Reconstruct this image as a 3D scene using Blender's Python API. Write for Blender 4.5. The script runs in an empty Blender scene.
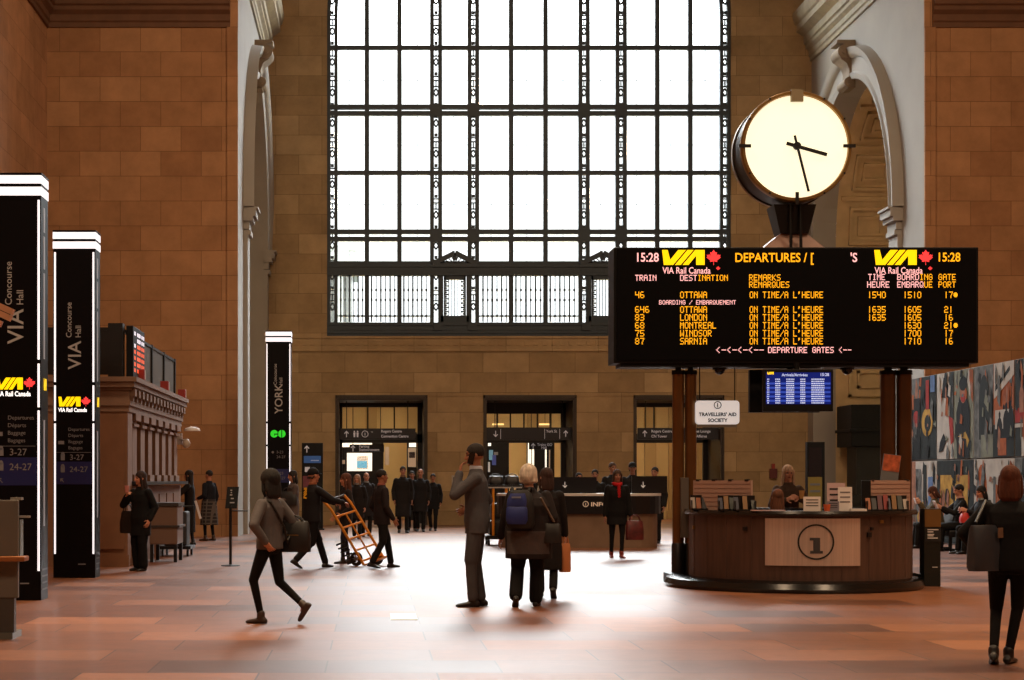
import bpy, bmesh, math, random
from mathutils import Vector, Matrix, Quaternion
from mathutils.geometry import tessellate_polygon
random.seed(7)
SC = bpy.context.scene
COL = SC.collection
PI = math.pi
R = math.radians
F = 1750.0; HC = 1.465; VX = 371.0; VY = 480.0      # focal length in pixels, eye height, vanishing point

def at(px, py, Y):
    s = F / Y
    return Vector(((px - VX) / s, Y, HC + (VY - py) / s))
def ground(px, py):
    s = (py - VY) / HC
    return Vector(((px - VX) / s, F / s, 0))

# ---------------------------------------------------------------- materials
MATS = {}
def srgb(c):
    def f(v):
        v /= 255.0
        return v / 12.92 if v <= .04045 else ((v + .055) / 1.055) ** 2.4
    return (f(c[0]), f(c[1]), f(c[2]), 1)
def mat(name, col, rough=.6, metal=0, emit=0, var=0, scale=6, bump=0, bscale=40, spec=.5, stretch=None):
    if name in MATS: return MATS[name]
    m = bpy.data.materials.new(name); m.use_nodes = True
    nt = m.node_tree; b = nt.nodes['Principled BSDF']
    c = srgb(col)
    b.inputs['Base Color'].default_value = c
    b.inputs['Roughness'].default_value = rough
    b.inputs['Metallic'].default_value = metal
    b.inputs['Specular IOR Level'].default_value = spec
    if emit:
        b.inputs['Emission Color'].default_value = c
        b.inputs['Emission Strength'].default_value = emit
    if var or bump:
        tc = nt.nodes.new('ShaderNodeTexCoord'); src = tc.outputs['Object']
        if stretch:
            mp = nt.nodes.new('ShaderNodeMapping'); mp.inputs['Scale'].default_value = stretch
            nt.links.new(src, mp.inputs['Vector']); src = mp.outputs['Vector']
    if var:
        n = nt.nodes.new('ShaderNodeTexNoise'); n.inputs['Scale'].default_value = scale
        n.inputs['Detail'].default_value = 5
        nt.links.new(src, n.inputs['Vector'])
        r = nt.nodes.new('ShaderNodeValToRGB')
        r.color_ramp.elements[0].position = .3; r.color_ramp.elements[1].position = .7
        r.color_ramp.elements[0].color = tuple(x * (1 - var) for x in c[:3]) + (1,)
        r.color_ramp.elements[1].color = tuple(min(1, x * (1 + var)) for x in c[:3]) + (1,)
        nt.links.new(n.outputs['Fac'], r.inputs['Fac'])
        nt.links.new(r.outputs['Color'], b.inputs['Base Color'])
    if bump:
        n2 = nt.nodes.new('ShaderNodeTexNoise'); n2.inputs['Scale'].default_value = bscale
        nt.links.new(src, n2.inputs['Vector'])
        bp = nt.nodes.new('ShaderNodeBump'); bp.inputs['Strength'].default_value = bump
        bp.inputs['Distance'].default_value = .02
        nt.links.new(n2.outputs['Fac'], bp.inputs['Height'])
        nt.links.new(bp.outputs['Normal'], b.inputs['Normal'])
    MATS[name] = m
    return m

def stone(name, cols, bw, bh, axis, mortar=.007, off=(0, 0), rough=.75, spec=.3):
    """coursed ashlar: cols = three sRGB tones of the blocks, axis = which world axis runs along the wall"""
    m = bpy.data.materials.new(name); m.use_nodes = True
    nt = m.node_tree; b = nt.nodes['Principled BSDF']; L = nt.links.new
    tc = nt.nodes.new('ShaderNodeTexCoord')
    sx = nt.nodes.new('ShaderNodeSeparateXYZ'); L(tc.outputs['Object'], sx.inputs[0])
    cb = nt.nodes.new('ShaderNodeCombineXYZ')
    L(sx.outputs['X' if axis == 'x' else 'Y'], cb.inputs['X']); L(sx.outputs['Z' if axis != 'f' else 'X'], cb.inputs['Y'])
    mp = nt.nodes.new('ShaderNodeMapping'); mp.inputs['Location'].default_value = (off[0], off[1], 0)
    L(cb.outputs[0], mp.inputs['Vector'])
    br = nt.nodes.new('ShaderNodeTexBrick')
    br.inputs['Scale'].default_value = 1
    br.inputs['Brick Width'].default_value = bw; br.inputs['Row Height'].default_value = bh
    br.inputs['Mortar Size'].default_value = mortar; br.inputs['Mortar Smooth'].default_value = .3
    br.inputs['Bias'].default_value = 0
    br.inputs['Color1'].default_value = (0, 0, 0, 1); br.inputs['Color2'].default_value = (1, 1, 1, 1)
    br.inputs['Mortar'].default_value = (.5, .5, .5, 1)
    br.offset = .5; br.squash = 1
    L(mp.outputs[0], br.inputs['Vector'])
    rp = nt.nodes.new('ShaderNodeValToRGB')
    e = rp.color_ramp.elements
    e[0].position = 0; e[0].color = srgb(cols[0]); e[1].position = 1; e[1].color = srgb(cols[2])
    k = e.new(.5); k.color = srgb(cols[1])
    L(br.outputs['Color'], rp.inputs['Fac'])
    nz = nt.nodes.new('ShaderNodeTexNoise'); nz.inputs['Scale'].default_value = 1.3; nz.inputs['Detail'].default_value = 7
    nz.inputs['Roughness'].default_value = .65
    L(tc.outputs['Object'], nz.inputs['Vector'])
    mr = nt.nodes.new('ShaderNodeMapRange'); mr.inputs['From Min'].default_value = .3; mr.inputs['From Max'].default_value = .7
    mr.inputs['To Min'].default_value = .78; mr.inputs['To Max'].default_value = 1.15
    L(nz.outputs['Fac'], mr.inputs['Value'])
    mx = nt.nodes.new('ShaderNodeMix'); mx.data_type = 'RGBA'; mx.blend_type = 'MULTIPLY'; mx.inputs['Factor'].default_value = 1
    L(rp.outputs['Color'], mx.inputs['A']); L(mr.outputs[0], mx.inputs['B'])
    mm = nt.nodes.new('ShaderNodeMix'); mm.data_type = 'RGBA'
    L(br.outputs['Fac'], mm.inputs['Factor']); L(mx.outputs['Result'], mm.inputs['A'])
    mm.inputs['B'].default_value = tuple(v * .55 for v in srgb(cols[0])[:3]) + (1,)
    L(mm.outputs['Result'], b.inputs['Base Color'])
    b.inputs['Roughness'].default_value = rough; b.inputs['Specular IOR Level'].default_value = spec
    bp = nt.nodes.new('ShaderNodeBump'); bp.inputs['Strength'].default_value = .5; bp.inputs['Distance'].default_value = .02
    bp.invert = True
    L(br.outputs['Fac'], bp.inputs['Height']); L(bp.outputs['Normal'], b.inputs['Normal'])
    MATS[name] = m
    return m

# ---------------------------------------------------------------- mesh builder
class MB:
    def __init__(s):
        s.v = []; s.f = []; s.m = []; s.mi = 0
    def add(s, vs, fs):
        o = len(s.v); s.v += [tuple(p) for p in vs]
        for f in fs: s.f.append(tuple(i + o for i in f)); s.m.append(s.mi)
        return s
    def box(s, x0, x1, y0, y1, z0, z1):
        vs = [(x0, y0, z0), (x1, y0, z0), (x1, y1, z0), (x0, y1, z0), (x0, y0, z1), (x1, y0, z1), (x1, y1, z1), (x0, y1, z1)]
        return s.add(vs, [(3, 2, 1, 0), (4, 5, 6, 7), (0, 1, 5, 4), (1, 2, 6, 5), (2, 3, 7, 6), (3, 0, 4, 7)])
    def cbox(s, c, size):
        return s.box(c[0] - size[0] / 2, c[0] + size[0] / 2, c[1] - size[1] / 2, c[1] + size[1] / 2, c[2] - size[2] / 2, c[2] + size[2] / 2)
    def bar(s, p, q, w, h, up=(0, 0, 1)):
        p = Vector(p); q = Vector(q); d = (q - p).normalized(); u = Vector(up)
        if abs(d.dot(u)) > .98: u = Vector((0, 1, 0))
        a = d.cross(u).normalized() * w / 2; b = a.cross(d).normalized() * h / 2
        vs = [p - a - b, p + a - b, p + a + b, p - a + b, q - a - b, q + a - b, q + a + b, q - a + b]
        return s.add(vs, [(3, 2, 1, 0), (4, 5, 6, 7), (0, 1, 5, 4), (1, 2, 6, 5), (2, 3, 7, 6), (3, 0, 4, 7)])
    def tube(s, p, q, r0, r1=None, n=12):
        r1 = r0 if r1 is None else r1
        p = Vector(p); q = Vector(q); d = (q - p)
        if d.length < 1e-6: return s
        d.normalize(); u = Vector((0, 0, 1)) if abs(d.z) < .9 else Vector((1, 0, 0))
        a = d.cross(u).normalized(); b = d.cross(a)
        vs = []
        for c, r in ((p, r0), (q, r1)):
            for i in range(n):
                t = 2 * PI * i / n
                vs.append(c + (a * math.cos(t) + b * math.sin(t)) * r)
        fs = [(i, (i + 1) % n, n + (i + 1) % n, n + i) for i in range(n)]
        fs += [tuple(reversed(range(n))), tuple(range(n, 2 * n))]
        return s.add(vs, fs)
    def cone(s, p, q, r0, r1, n=12):                      # capsule: tube with round ends
        s.tube(p, q, r0, r1, n); s.ell(p, (r0,) * 3, n=n); s.ell(q, (r1,) * 3, n=n); return s
    def path(s, pts, r, n=10):
        for a, b in zip(pts[:-1], pts[1:]): s.tube(a, b, r, r, n)
        for p in pts[1:-1]: s.ell(p, (r, r, r), n=n)
        return s
    def ell(s, c, r, rot=None, n=12, k=None):
        k = k or max(4, n // 2); vs = []; c = Vector(c)
        for j in range(k + 1):
            ph = PI * j / k
            for i in range(n):
                t = 2 * PI * i / n
                p = Vector((r[0] * math.sin(ph) * math.cos(t), r[1] * math.sin(ph) * math.sin(t), r[2] * math.cos(ph)))
                if rot is not None: p = rot @ p
                vs.append(c + p)
        fs = []
        for j in range(k):
            for i in range(n):
                i2 = (i + 1) % n
                if j == 0: fs.append((i, n + i, n + i2))
                elif j == k - 1: fs.append((j * n + i, (j + 1) * n + i, j * n + i2))
                else: fs.append((j * n + i, (j + 1) * n + i, (j + 1) * n + i2, j * n + i2))
        # collapse poles
        return s.add(vs, fs)
    def lathe(s, prof, c=(0, 0, 0), n=48, axis='z', a0=0, a1=2 * PI):
        full = abs(a1 - a0 - 2 * PI) < 1e-6
        cnt = n if full else n + 1
        vs = []
        for r, h in prof:
            for i in range(cnt):
                t = a0 + (a1 - a0) * i / n
                x, y = r * math.cos(t), r * math.sin(t)
                p = (x, y, h) if axis == 'z' else (x, h, y) if axis == 'y' else (h, x, y)
                vs.append((p[0] + c[0], p[1] + c[1], p[2] + c[2]))
        fs = []
        for j in range(len(prof) - 1):
            for i in range(n):
                i2 = (i + 1) % cnt
                fs.append((j * cnt + i, j * cnt + i2, (j + 1) * cnt + i2, (j + 1) * cnt + i))
        return s.add(vs, fs)
    def loft(s, secs, n=20, cap=True):
        """secs: (centre, a-vector, b-vector) ellipses"""
        vs = []
        for c, a, b in secs:
            c, a, b = Vector(c), Vector(a), Vector(b)
            for i in range(n):
                t = 2 * PI * i / n
                vs.append(c + a * math.cos(t) + b * math.sin(t))
        fs = []
        for j in range(len(secs) - 1):
            for i in range(n):
                i2 = (i + 1) % n
                fs.append((j * n + i, j * n + i2, (j + 1) * n + i2, (j + 1) * n + i))
        if cap:
            fs.append(tuple(reversed(range(n)))); fs.append(tuple(range((len(secs) - 1) * n, len(secs) * n)))
        return s.add(vs, fs)
    def poly(s, loops, fn, t):
        """loops of (u, v): first outer, others holes; fn(u, v, w) -> point; solid of thickness t along w"""
        L3 = [[Vector((a, b, 0)) for a, b in lp] for lp in loops]
        tris = tessellate_polygon(L3)
        flat = [p for lp in loops for p in lp]; N = len(flat)
        vs = [fn(a, b, 0) for a, b in flat] + [fn(a, b, t) for a, b in flat]
        fs = [tuple(q) for q in tris] + [tuple(i + N for i in reversed(q)) for q in tris]
        o = 0
        for lp in loops:
            n = len(lp)
            for i in range(n):
                j = (i + 1) % n
                fs.append((o + i, o + j, N + o + j, N + o + i))
            o += n
        return s.add(vs, fs)
    def sheet(s, pts, fn, w=0):
        tris = tessellate_polygon([[Vector((a, b, 0)) for a, b in pts]])
        return s.add([fn(a, b, w) for a, b in pts], [tuple(t) for t in tris])
    def xf(s, M, start=0):
        for i in range(start, len(s.v)): s.v[i] = tuple(M @ Vector(s.v[i]))
        return s
    def mesh(s, name, mats, smooth=False, bevel=0, merge=False, recalc=True):
        me = bpy.data.meshes.new(name)
        me.from_pydata(s.v, [], s.f); me.validate()
        mats = mats if isinstance(mats, (list, tuple)) else [mats]
        for m in mats: me.materials.append(m)
        if len(mats) > 1 and len(me.polygons) == len(s.m):
            me.polygons.foreach_set('material_index', s.m)
        bm = bmesh.new(); bm.from_mesh(me)
        if merge: bmesh.ops.remove_doubles(bm, verts=bm.verts, dist=1e-5)
        if recalc: bmesh.ops.recalc_face_normals(bm, faces=bm.faces)
        if bevel:
            ed = [e for e in bm.edges if len(e.link_faces) == 2 and e.calc_face_angle(0) > R(35)]
            bmesh.ops.bevel(bm, geom=ed, offset=bevel, segments=2, affect='EDGES', profile=.6, clamp_overlap=True)
        bm.to_mesh(me); bm.free()
        if smooth:
            me.polygons.foreach_set('use_smooth', [True] * len(me.polygons))
            try: me.set_sharp_from_angle(angle=R(40))
            except Exception: pass
        me.update()
        return me
    def build(s, name, mats, parent=None, label=None, **k):
        o = bpy.data.objects.new(name, s.mesh(name, mats, **k)); COL.objects.link(o)
        if parent is not None: o.parent = parent
        if label: o['label'] = label
        return o

def tag(o, label=None, cat=None, group=None, kind=None):
    if label: o['label'] = label
    if cat: o['category'] = cat
    if group: o['group'] = group
    if kind: o['kind'] = kind
    return o
def thing(name, label, cat, loc=(0, 0, 0), rz=0, group=None):
    o = bpy.data.objects.new(name, None); COL.objects.link(o)
    o.location = loc; o.rotation_euler = (0, 0, rz); o.empty_display_size = .1
    return tag(o, label, cat, group)
def struct(name, mb, m, parent=None, **k):
    o = mb.build(name, m, parent, **k)
    if parent is None: o['kind'] = 'structure'
    return o
def copy_thing(o, loc, rz=0, label=None, group=None):
    def rec(a, par):
        c = a.copy(); COL.objects.link(c)
        if par is not None: c.parent = par
        for ch in list(a.children): rec(ch, c)
        return c
    r = rec(o, None); r.location = loc; r.rotation_euler = (0, 0, rz)
    if label: r['label'] = label
    if group: r['group'] = group
    return r

# ---------------------------------------------------------------- lettering
def text_into(mb, s, size, fn, w=0, align='LEFT', bold=0, sx=1):
    """flat letters: fn(u, v, w) -> point, size = cap height"""
    cu = bpy.data.curves.new('t', 'FONT'); cu.body = s; cu.size = size / .72; cu.align_x = align
    cu.resolution_u = 3; cu.offset = bold * size
    o = bpy.data.objects.new('t', cu); COL.objects.link(o)
    dg = bpy.context.evaluated_depsgraph_get()
    me = bpy.data.meshes.new_from_object(o.evaluated_get(dg))
    mb.add([fn(v.co.x * sx, v.co.y, w) for v in me.vertices], [tuple(p.vertices) for p in me.polygons])
    bpy.data.objects.remove(o); bpy.data.curves.remove(cu); bpy.data.meshes.remove(me)
    return mb
LED = {'A': (14,17,17,31,17,17,17), 'B': (30,17,17,30,17,17,30), 'C': (14,17,16,16,16,17,14), 'D': (30,17,17,17,17,17,30),
 'E': (31,16,16,30,16,16,31), 'F': (31,16,16,30,16,16,16), 'G': (14,17,16,23,17,17,14), 'H': (17,17,17,31,17,17,17),
 'I': (14,4,4,4,4,4,14), 'K': (17,18,20,24,20,18,17), 'L': (16,16,16,16,16,16,31), 'M': (17,27,21,21,17,17,17),
 'N': (17,25,21,19,17,17,17), 'O': (14,17,17,17,17,17,14), 'P': (30,17,17,30,16,16,16), 'Q': (14,17,17,17,21,18,13),
 'R': (30,17,17,30,20,18,17), 'S': (15,16,16,14,1,1,30), 'T': (31,4,4,4,4,4,4), 'U': (17,17,17,17,17,17,14),
 'V': (17,17,17,17,17,10,4), 'W': (17,17,17,21,21,27,17), 'Q': (14,17,17,17,21,18,13), '/': (1,1,2,4,8,16,16), "'": (12,12,8,0,0,0,0),
 '<': (2,4,8,16,8,4,2), '-': (0,0,0,31,0,0,0), ':': (0,4,4,0,4,4,0), '[': (14,16,16,16,16,16,14), ' ': (0,)*7, '*': (0,14,31,31,31,14,0),
 '0': (14,17,17,17,17,17,14), '1': (4,4,4,4,4,4,4), '2': (14,17,1,14,16,16,31), '3': (30,1,1,14,1,1,30), '4': (17,17,17,31,1,1,1),
 '5': (31,16,16,30,1,1,30), '6': (14,16,16,30,17,17,14), '7': (31,1,2,2,4,4,4), '8': (14,17,17,14,17,17,14), '9': (14,17,17,15,1,1,14)}
def led_into(mb, s, u, v, dw, dh, fn, d=.006, bold=1.0):
    """dot-matrix line: top left corner (u, v), dot pitch dw x dh; runs of lit dots become short raised strips"""
    for ch in s:
        rows = LED.get(ch, LED[' '])
        for r, bits in enumerate(rows):
            c = 0
            while c < 5:
                if bits >> (4 - c) & 1:
                    e = c
                    while e < 5 and bits >> (4 - e) & 1: e += 1
                    a, b = u + c * dw, u + (c + bold * .0 + (e - c)) * dw
                    t0, t1 = v - r * dh, v - (r + .98) * dh
                    mb.add([fn(a, t1, 0), fn(b, t1, 0), fn(b, t0, 0), fn(a, t0, 0)], [(0, 1, 2, 3)])
                    c = e
                else: c += 1
        u += 6 * dw
    return u
LEAF = [(.04,-1),(.03,-.5),(.5,-.6),(.43,-.42),(.95,.0),(.82,.07),(.92,.36),(.66,.31),(.6,.43),(.36,.18),(.46,.72),(.27,.62),(0,1)]
LEAF = LEAF + [(-x, y) for x, y in reversed(LEAF[:-1])]
def leaf_into(mb, u, v, r, fn): mb.sheet([(u + x * r, v + y * r) for x, y in LEAF], fn); return mb
def rail_logo_into(mb, u, v, w, h, fn):
    """bold slanted V I A strokes with hairline gaps, in a box w x h, lower left (u, v)"""
    P = [[(0, 1), (.13, 1), (.19, .34), (.38, 1), (.56, 1), (.26, 0), (.04, 0)],
         [(.30, 0), (.44, 0), (.74, 1), (.60, 1)],
         [(.48, 0), (.62, 0), (.80, .62), (.80, 0), (1, 0), (1, 1), (.78, 1)]]
    for p in P: mb.sheet([(u + a * w, v + b * h) for a, b in p], fn)
    return mb
def ring_into(mb, u, v, r, t, fn, n=40):
    vs = []; 
    for i in range(n):
        a = 2 * PI * i / n
        vs += [fn(u + r * math.cos(a), v + r * math.sin(a), 0), fn(u + (r - t) * math.cos(a), v + (r - t) * math.sin(a), 0)]
    mb.add(vs, [(2 * i, 2 * ((i + 1) % n), 2 * ((i + 1) % n) + 1, 2 * i + 1) for i in range(n)]); return mb
def disc_into(mb, u, v, r, fn, n=24):
    mb.add([fn(u + r * math.cos(2 * PI * i / n), v + r * math.sin(2 * PI * i / n), 0) for i in range(n)], [tuple(range(n))]); return mb
def arrow_into(mb, u, v, r, ang, fn):
    p = [(-.12, -1), (.12, -1), (.12, .45), (.55, .02), (.72, .2), (0, 1), (-.72, .2), (-.55, .02), (-.12, .45)]
    c, s_ = math.cos(ang), math.sin(ang)
    mb.sheet([(u + (x * c - y * s_) * r, v + (x * s_ + y * c) * r) for x, y in p], fn); return mb
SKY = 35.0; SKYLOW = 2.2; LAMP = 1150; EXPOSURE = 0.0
# ================================================================ SETTING
YB = 57.0; YF = 45.4; XBL, XBR = -3.45, 14.35; XL, XR = -8.4, 19.3; ZC = 23.5; Y0 = -22.0
AX = (XBL + XBR) / 2
brown = ((120, 78, 50), (134, 88, 57), (146, 98, 64))
M_face = stone('orange_brown_ashlar', ((150, 108, 74), (159, 117, 81), (170, 128, 91)), 1.05, .645, 'x', off=(.2, .33))
M_back = stone('tan_ashlar', ((146, 122, 88), (158, 133, 98), (172, 147, 110)), 1.5, .645, 'x', off=(.1, .2))
M_side = stone('orange_brown_side_ashlar', ((158, 118, 86), (166, 124, 92), (176, 132, 98)), 1.05, .645, 'y', mortar=.006)
M_plaster = mat('pale_limestone', (150, 145, 137), .8, var=.06, scale=.8)
M_trim = mat('dark_cornice_stone', (98, 66, 44), .75, var=.15, scale=3)
M_trim2 = mat('pale_cornice_stone', (150, 142, 122), .75, var=.12, scale=3)
M_coffer = mat('vault_tile', (196, 170, 128), .8, var=.12, scale=2)
M_ceil = mat('ceiling_tile', (150, 122, 92), .85, var=.1, scale=1)
M_iron = mat('dark_window_iron', (42, 54, 64), .5, metal=.2)
M_iron2 = mat('dark_bronze', (38, 30, 24), .45, metal=.3, var=.2, scale=3)
M_black = mat('satin_black', (14, 13, 15), .4)

# floor: polished marble slabs
def floor_mat():
    m = bpy.data.materials.new('polished_marble_slabs'); m.use_nodes = True
    nt = m.node_tree; b = nt.nodes['Principled BSDF']; L = nt.links.new
    tc = nt.nodes.new('ShaderNodeTexCoord')
    mp = nt.nodes.new('ShaderNodeMapping'); mp.inputs['Location'].default_value = (.35, .2, 0)
    L(tc.outputs['Object'], mp.inputs['Vector'])
    br = nt.nodes.new('ShaderNodeTexBrick'); br.inputs['Scale'].default_value = 1
    br.inputs['Brick Width'].default_value = 1.35; br.inputs['Row Height'].default_value = .9
    br.inputs['Mortar Size'].default_value = .008; br.inputs['Mortar Smooth'].default_value = .2
    br.inputs['Color1'].default_value = (0, 0, 0, 1); br.inputs['Color2'].default_value = (1, 1, 1, 1)
    br.inputs['Mortar'].default_value = (.5, .5, .5, 1); br.offset = .37
    L(mp.outputs[0], br.inputs['Vector'])
    rp = nt.nodes.new('ShaderNodeValToRGB'); e = rp.color_ramp.elements
    e[0].position = 0; e[0].color = srgb((84, 47, 28)); e[1].position = 1; e[1].color = srgb((160, 102, 64))
    k = e.new(.2); k.color = srgb((116, 68, 42)); k = e.new(.8); k.color = srgb((136, 84, 52))
    L(br.outputs['Color'], rp.inputs['Fac'])
    wv = nt.nodes.new('ShaderNodeTexNoise'); wv.inputs['Scale'].default_value = 2.2; wv.inputs['Detail'].default_value = 8
    wv.inputs['Roughness'].default_value = .7; wv.inputs['Distortion'].default_value = 1.2
    L(tc.outputs['Object'], wv.inputs['Vector'])
    mr = nt.nodes.new('ShaderNodeMapRange'); mr.inputs['From Min'].default_value = .3; mr.inputs['From Max'].default_value = .7
    mr.inputs['To Min'].default_value = .75; mr.inputs['To Max'].default_value = 1.15
    L(wv.outputs['Fac'], mr.inputs['Value'])
    mx = nt.nodes.new('ShaderNodeMix'); mx.data_type = 'RGBA'; mx.blend_type = 'MULTIPLY'; mx.inputs['Factor'].default_value = 1
    L(rp.outputs['Color'], mx.inputs['A']); L(mr.outputs[0], mx.inputs['B'])
    mm = nt.nodes.new('ShaderNodeMix'); mm.data_type = 'RGBA'
    L(br.outputs['Fac'], mm.inputs['Factor']); L(mx.outputs['Result'], mm.inputs['A']); mm.inputs['B'].default_value = srgb((70, 44, 32))
    L(mm.outputs['Result'], b.inputs['Base Color'])
    rr = nt.nodes.new('ShaderNodeMapRange'); rr.inputs['To Min'].default_value = .42; rr.inputs['To Max'].default_value = .50
    L(br.outputs['Color'], rr.inputs['Value']); L(rr.outputs[0], b.inputs['Roughness'])
    b.inputs['Specular IOR Level'].default_value = .8
    b.inputs['Coat Weight'].default_value = .25; b.inputs['Coat Roughness'].default_value = .2
    return m
M_floor = floor_mat()
fb = MB(); fb.box(XL - .5, XR + .5, Y0, 72, -.3, 0)
struct('floor', fb, M_floor)
cb = MB(); cb.box(XL - .5, XR + .5, Y0, YB + .6, ZC, ZC + .3)
struct('ceiling', cb, M_ceil)
w = MB(); w.box(XL - .5, XR + .5, Y0 - .4, Y0, 0, ZC); struct('wall_front', w, M_face)

# outer side walls
w = MB(); w.box(XL - .5, XL, Y0, YF, 0, ZC); struct('wall_left', w, M_side)
w = MB(); w.box(XR, XR + .5, Y0, YF, 0, ZC); struct('wall_right', w, M_side)
# walls that face the camera on both sides of the window bay
w = MB(); w.box(XL - .5, XBL, YF - .02, YF + .02, 0, ZC); w.box(XL - .5, XBL - .62, YF + .02, YF + .5, 0, ZC); w.box(XBL - .28, XBL, YF - .07, YF - .02, 0, 13.2); struct('wall_left_return', w, M_face)
w = MB(); w.box(XBR, XR + .5, YF - .02, YF + .02, 0, ZC); w.box(XBR + .62, XR + .5, YF + .02, YF + .5, 0, ZC); w.box(XBR, XBR + .28, YF - .07, YF - .02, 0, 13.2); struct('wall_right_return', w, M_face)

# bay side walls with a tall arch in each
ACY, AHW, ASZ, AVR = 52.2, 4.1, 8.85, 4.5; YF2 = YF + .03
def bay_wall(name, X, sgn):
    arc = [(ACY + AHW * math.cos(PI * i / 32), ASZ + AVR * math.sin(PI * i / 32)) for i in range(33)]      # far to near
    out = [(YF2, 0), (ACY - AHW, 0)] + list(reversed(arc)) + [(ACY + AHW, 0), (YB, 0), (YB, ZC), (YF2, ZC)]
    m = MB(); m.poly([out], lambda u, v, t: (X + sgn * t, u, v), .6)
    o = struct(name, m, M_plaster)
    return o
bw_l = bay_wall('wall_bay_left', XBL, -1)
bw_r = bay_wall('wall_bay_right', XBR, 1)
def arch_dress(nm, X, sgn, n0):
    # archivolt: stepped moulding round the arch, then imposts and pilasters; sgn = direction into the wall
    m = MB()
    prof = [(0, .0), (0, .14), (.16, .18), (.22, .12), (.62, .12), (.66, .2), (.74, .26), (.92, .3), (.96, .0)]     # (radial, out)
    n = 40; vs = []; 
    for i in range(n + 1):
        a = PI * i / n
        for r_, o_ in prof:
            vs.append((X - sgn * o_, ACY + (AHW + r_) * math.cos(a), ASZ + (AVR + r_) * math.sin(a)))
    k = len(prof)
    m.add(vs, [(i * k + j, i * k + j + 1, (i + 1) * k + j + 1, (i + 1) * k + j) for i in range(n) for j in range(k - 1)])
    for s in (-1, 1):
        y = ACY + s * AHW; y2 = y + s * .8
        a, b = min(y, y2), max(y, y2)
        m.box(min(X, X - sgn * .12), max(X, X - sgn * .12), a, b, 0, ASZ - .75)
        for (z0, z1, o_) in ((ASZ - .75, ASZ - .62, .2), (ASZ - .6, ASZ - .38, .16), (ASZ - .38, ASZ - .26, .26), (ASZ - .26, ASZ - .06, .34), (ASZ - .06, ASZ, .4)):
            m.box(min(X, X - sgn * o_), max(X, X - sgn * o_), a - .08 * (o_ > .2), b + .08 * (o_ > .2), z0, z1)
    t = struct('trim_%d' % n0, m, M_plaster, smooth=True)
    # keystone bracket: scrolled console
    ks = MB()
    z0 = ASZ + AVR; KS = .6
    side = [(0, -.25), (.35, -.28), (.55, -.1), (.5, .12), (.32, .25), (.3, .6), (.42, .95), (.7, 1.15), (.85, 1.45), (.8, 1.75), (.55, 1.9), (.9, 1.95), (.9, 2.1), (0, 2.1)]
    ks.poly([[(u * KS, v * KS) for u, v in side]], lambda u, v, t_: (X - sgn * u, ACY - .36 + t_, z0 + v - .1), .72)
    for (u, v, r_) in ((.55 * KS, 1.5 * KS, .34 * KS), (.34 * KS, 0.0, .24 * KS)):
        ks.tube((X - sgn * u, ACY - .42, z0 + v - .1), (X - sgn * u, ACY + .42, z0 + v - .1), r_, r_, 20)
        ks.tube((X - sgn * u, ACY - .46, z0 + v - .1), (X - sgn * u, ACY + .46, z0 + v - .1), r_ * .4, r_ * .4, 14)
    struct('trim_%d' % (n0 + 1), ks, mat('keystone_stone', (128, 112, 92), .75, var=.15, scale=4), smooth=True)
    # the deep recess behind the arch: lining with sunk panels
    D = 5.2
    m = MB(); n = 40; vs = []
    path = [(ACY + AHW, 0), (ACY + AHW, ASZ)] + [(ACY + AHW * math.cos(PI * i / n), ASZ + AVR * math.sin(PI * i / n)) for i in range(1, n)] + [(ACY - AHW, ASZ), (ACY - AHW, 0)]
    for y, z in path: vs += [(X + sgn * .6, y, z), (X + sgn * D, y, z)]
    m.add(vs, [(2 * i, 2 * i + 1, 2 * i + 3, 2 * i + 2) for i in range(len(path) - 1)])
    m.poly([[(ACY - AHW, 0), (ACY + AHW, 0)] + [(ACY + AHW * math.cos(PI * i / n), ASZ + AVR * math.sin(PI * i / n)) for i in range(n + 1)]], lambda u, v, t_: (X + sgn * (D + t_), u, v), .3)
    # square frames on the soffit (s = distance along the lining from the far springing)
    def on(s_, x, lift):
        if s_ < 0: return (X + sgn * x, ACY + AHW - lift, ASZ + s_)
        a = s_ / AHW
        return (X + sgn * x, ACY + (AHW - lift) * math.cos(a), ASZ + (AVR - lift) * math.sin(a))
    def strip(s0, s1, x0, x1, l):
        q = 8; vv = []
        for i in range(q + 1):
            s_ = s0 + (s1 - s0) * i / q
            vv += [on(s_, x0, 0), on(s_, x0, l), on(s_, x1, l), on(s_, x1, 0)]
        m.add(vv, [(4 * i + j, 4 * i + j + 1, 4 * i + 5 + j, 4 * i + 4 + j) for i in range(q) for j in range(3)] + [(0, 1, 2, 3), (4 * q, 4 * q + 1, 4 * q + 2, 4 * q + 3)])
    for s0 in [-8.2 + 1.62 * k_ for k_ in range(13)]:
        strip(s0 - .06, s0 + .06, .7, D, .09)
        for xa in (1.0, 3.0):
            for ins, l in ((.0, .12), (.28, .08)):
                a, b, c, d = s0 + .25 + ins, s0 + 1.37 - ins, xa + ins, xa + 1.35 - ins
                strip(a, a + .09, c, d, l); strip(b - .09, b, c, d, l)
                strip(a, b, c, c + .09, l); strip(a, b, d - .09, d, l)
    struct('wall_recess_%s' % nm, m, M_coffer)
arch_dress('left', XBL, -1, 1)
arch_dress('right', XBR, 1, 3)

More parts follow.
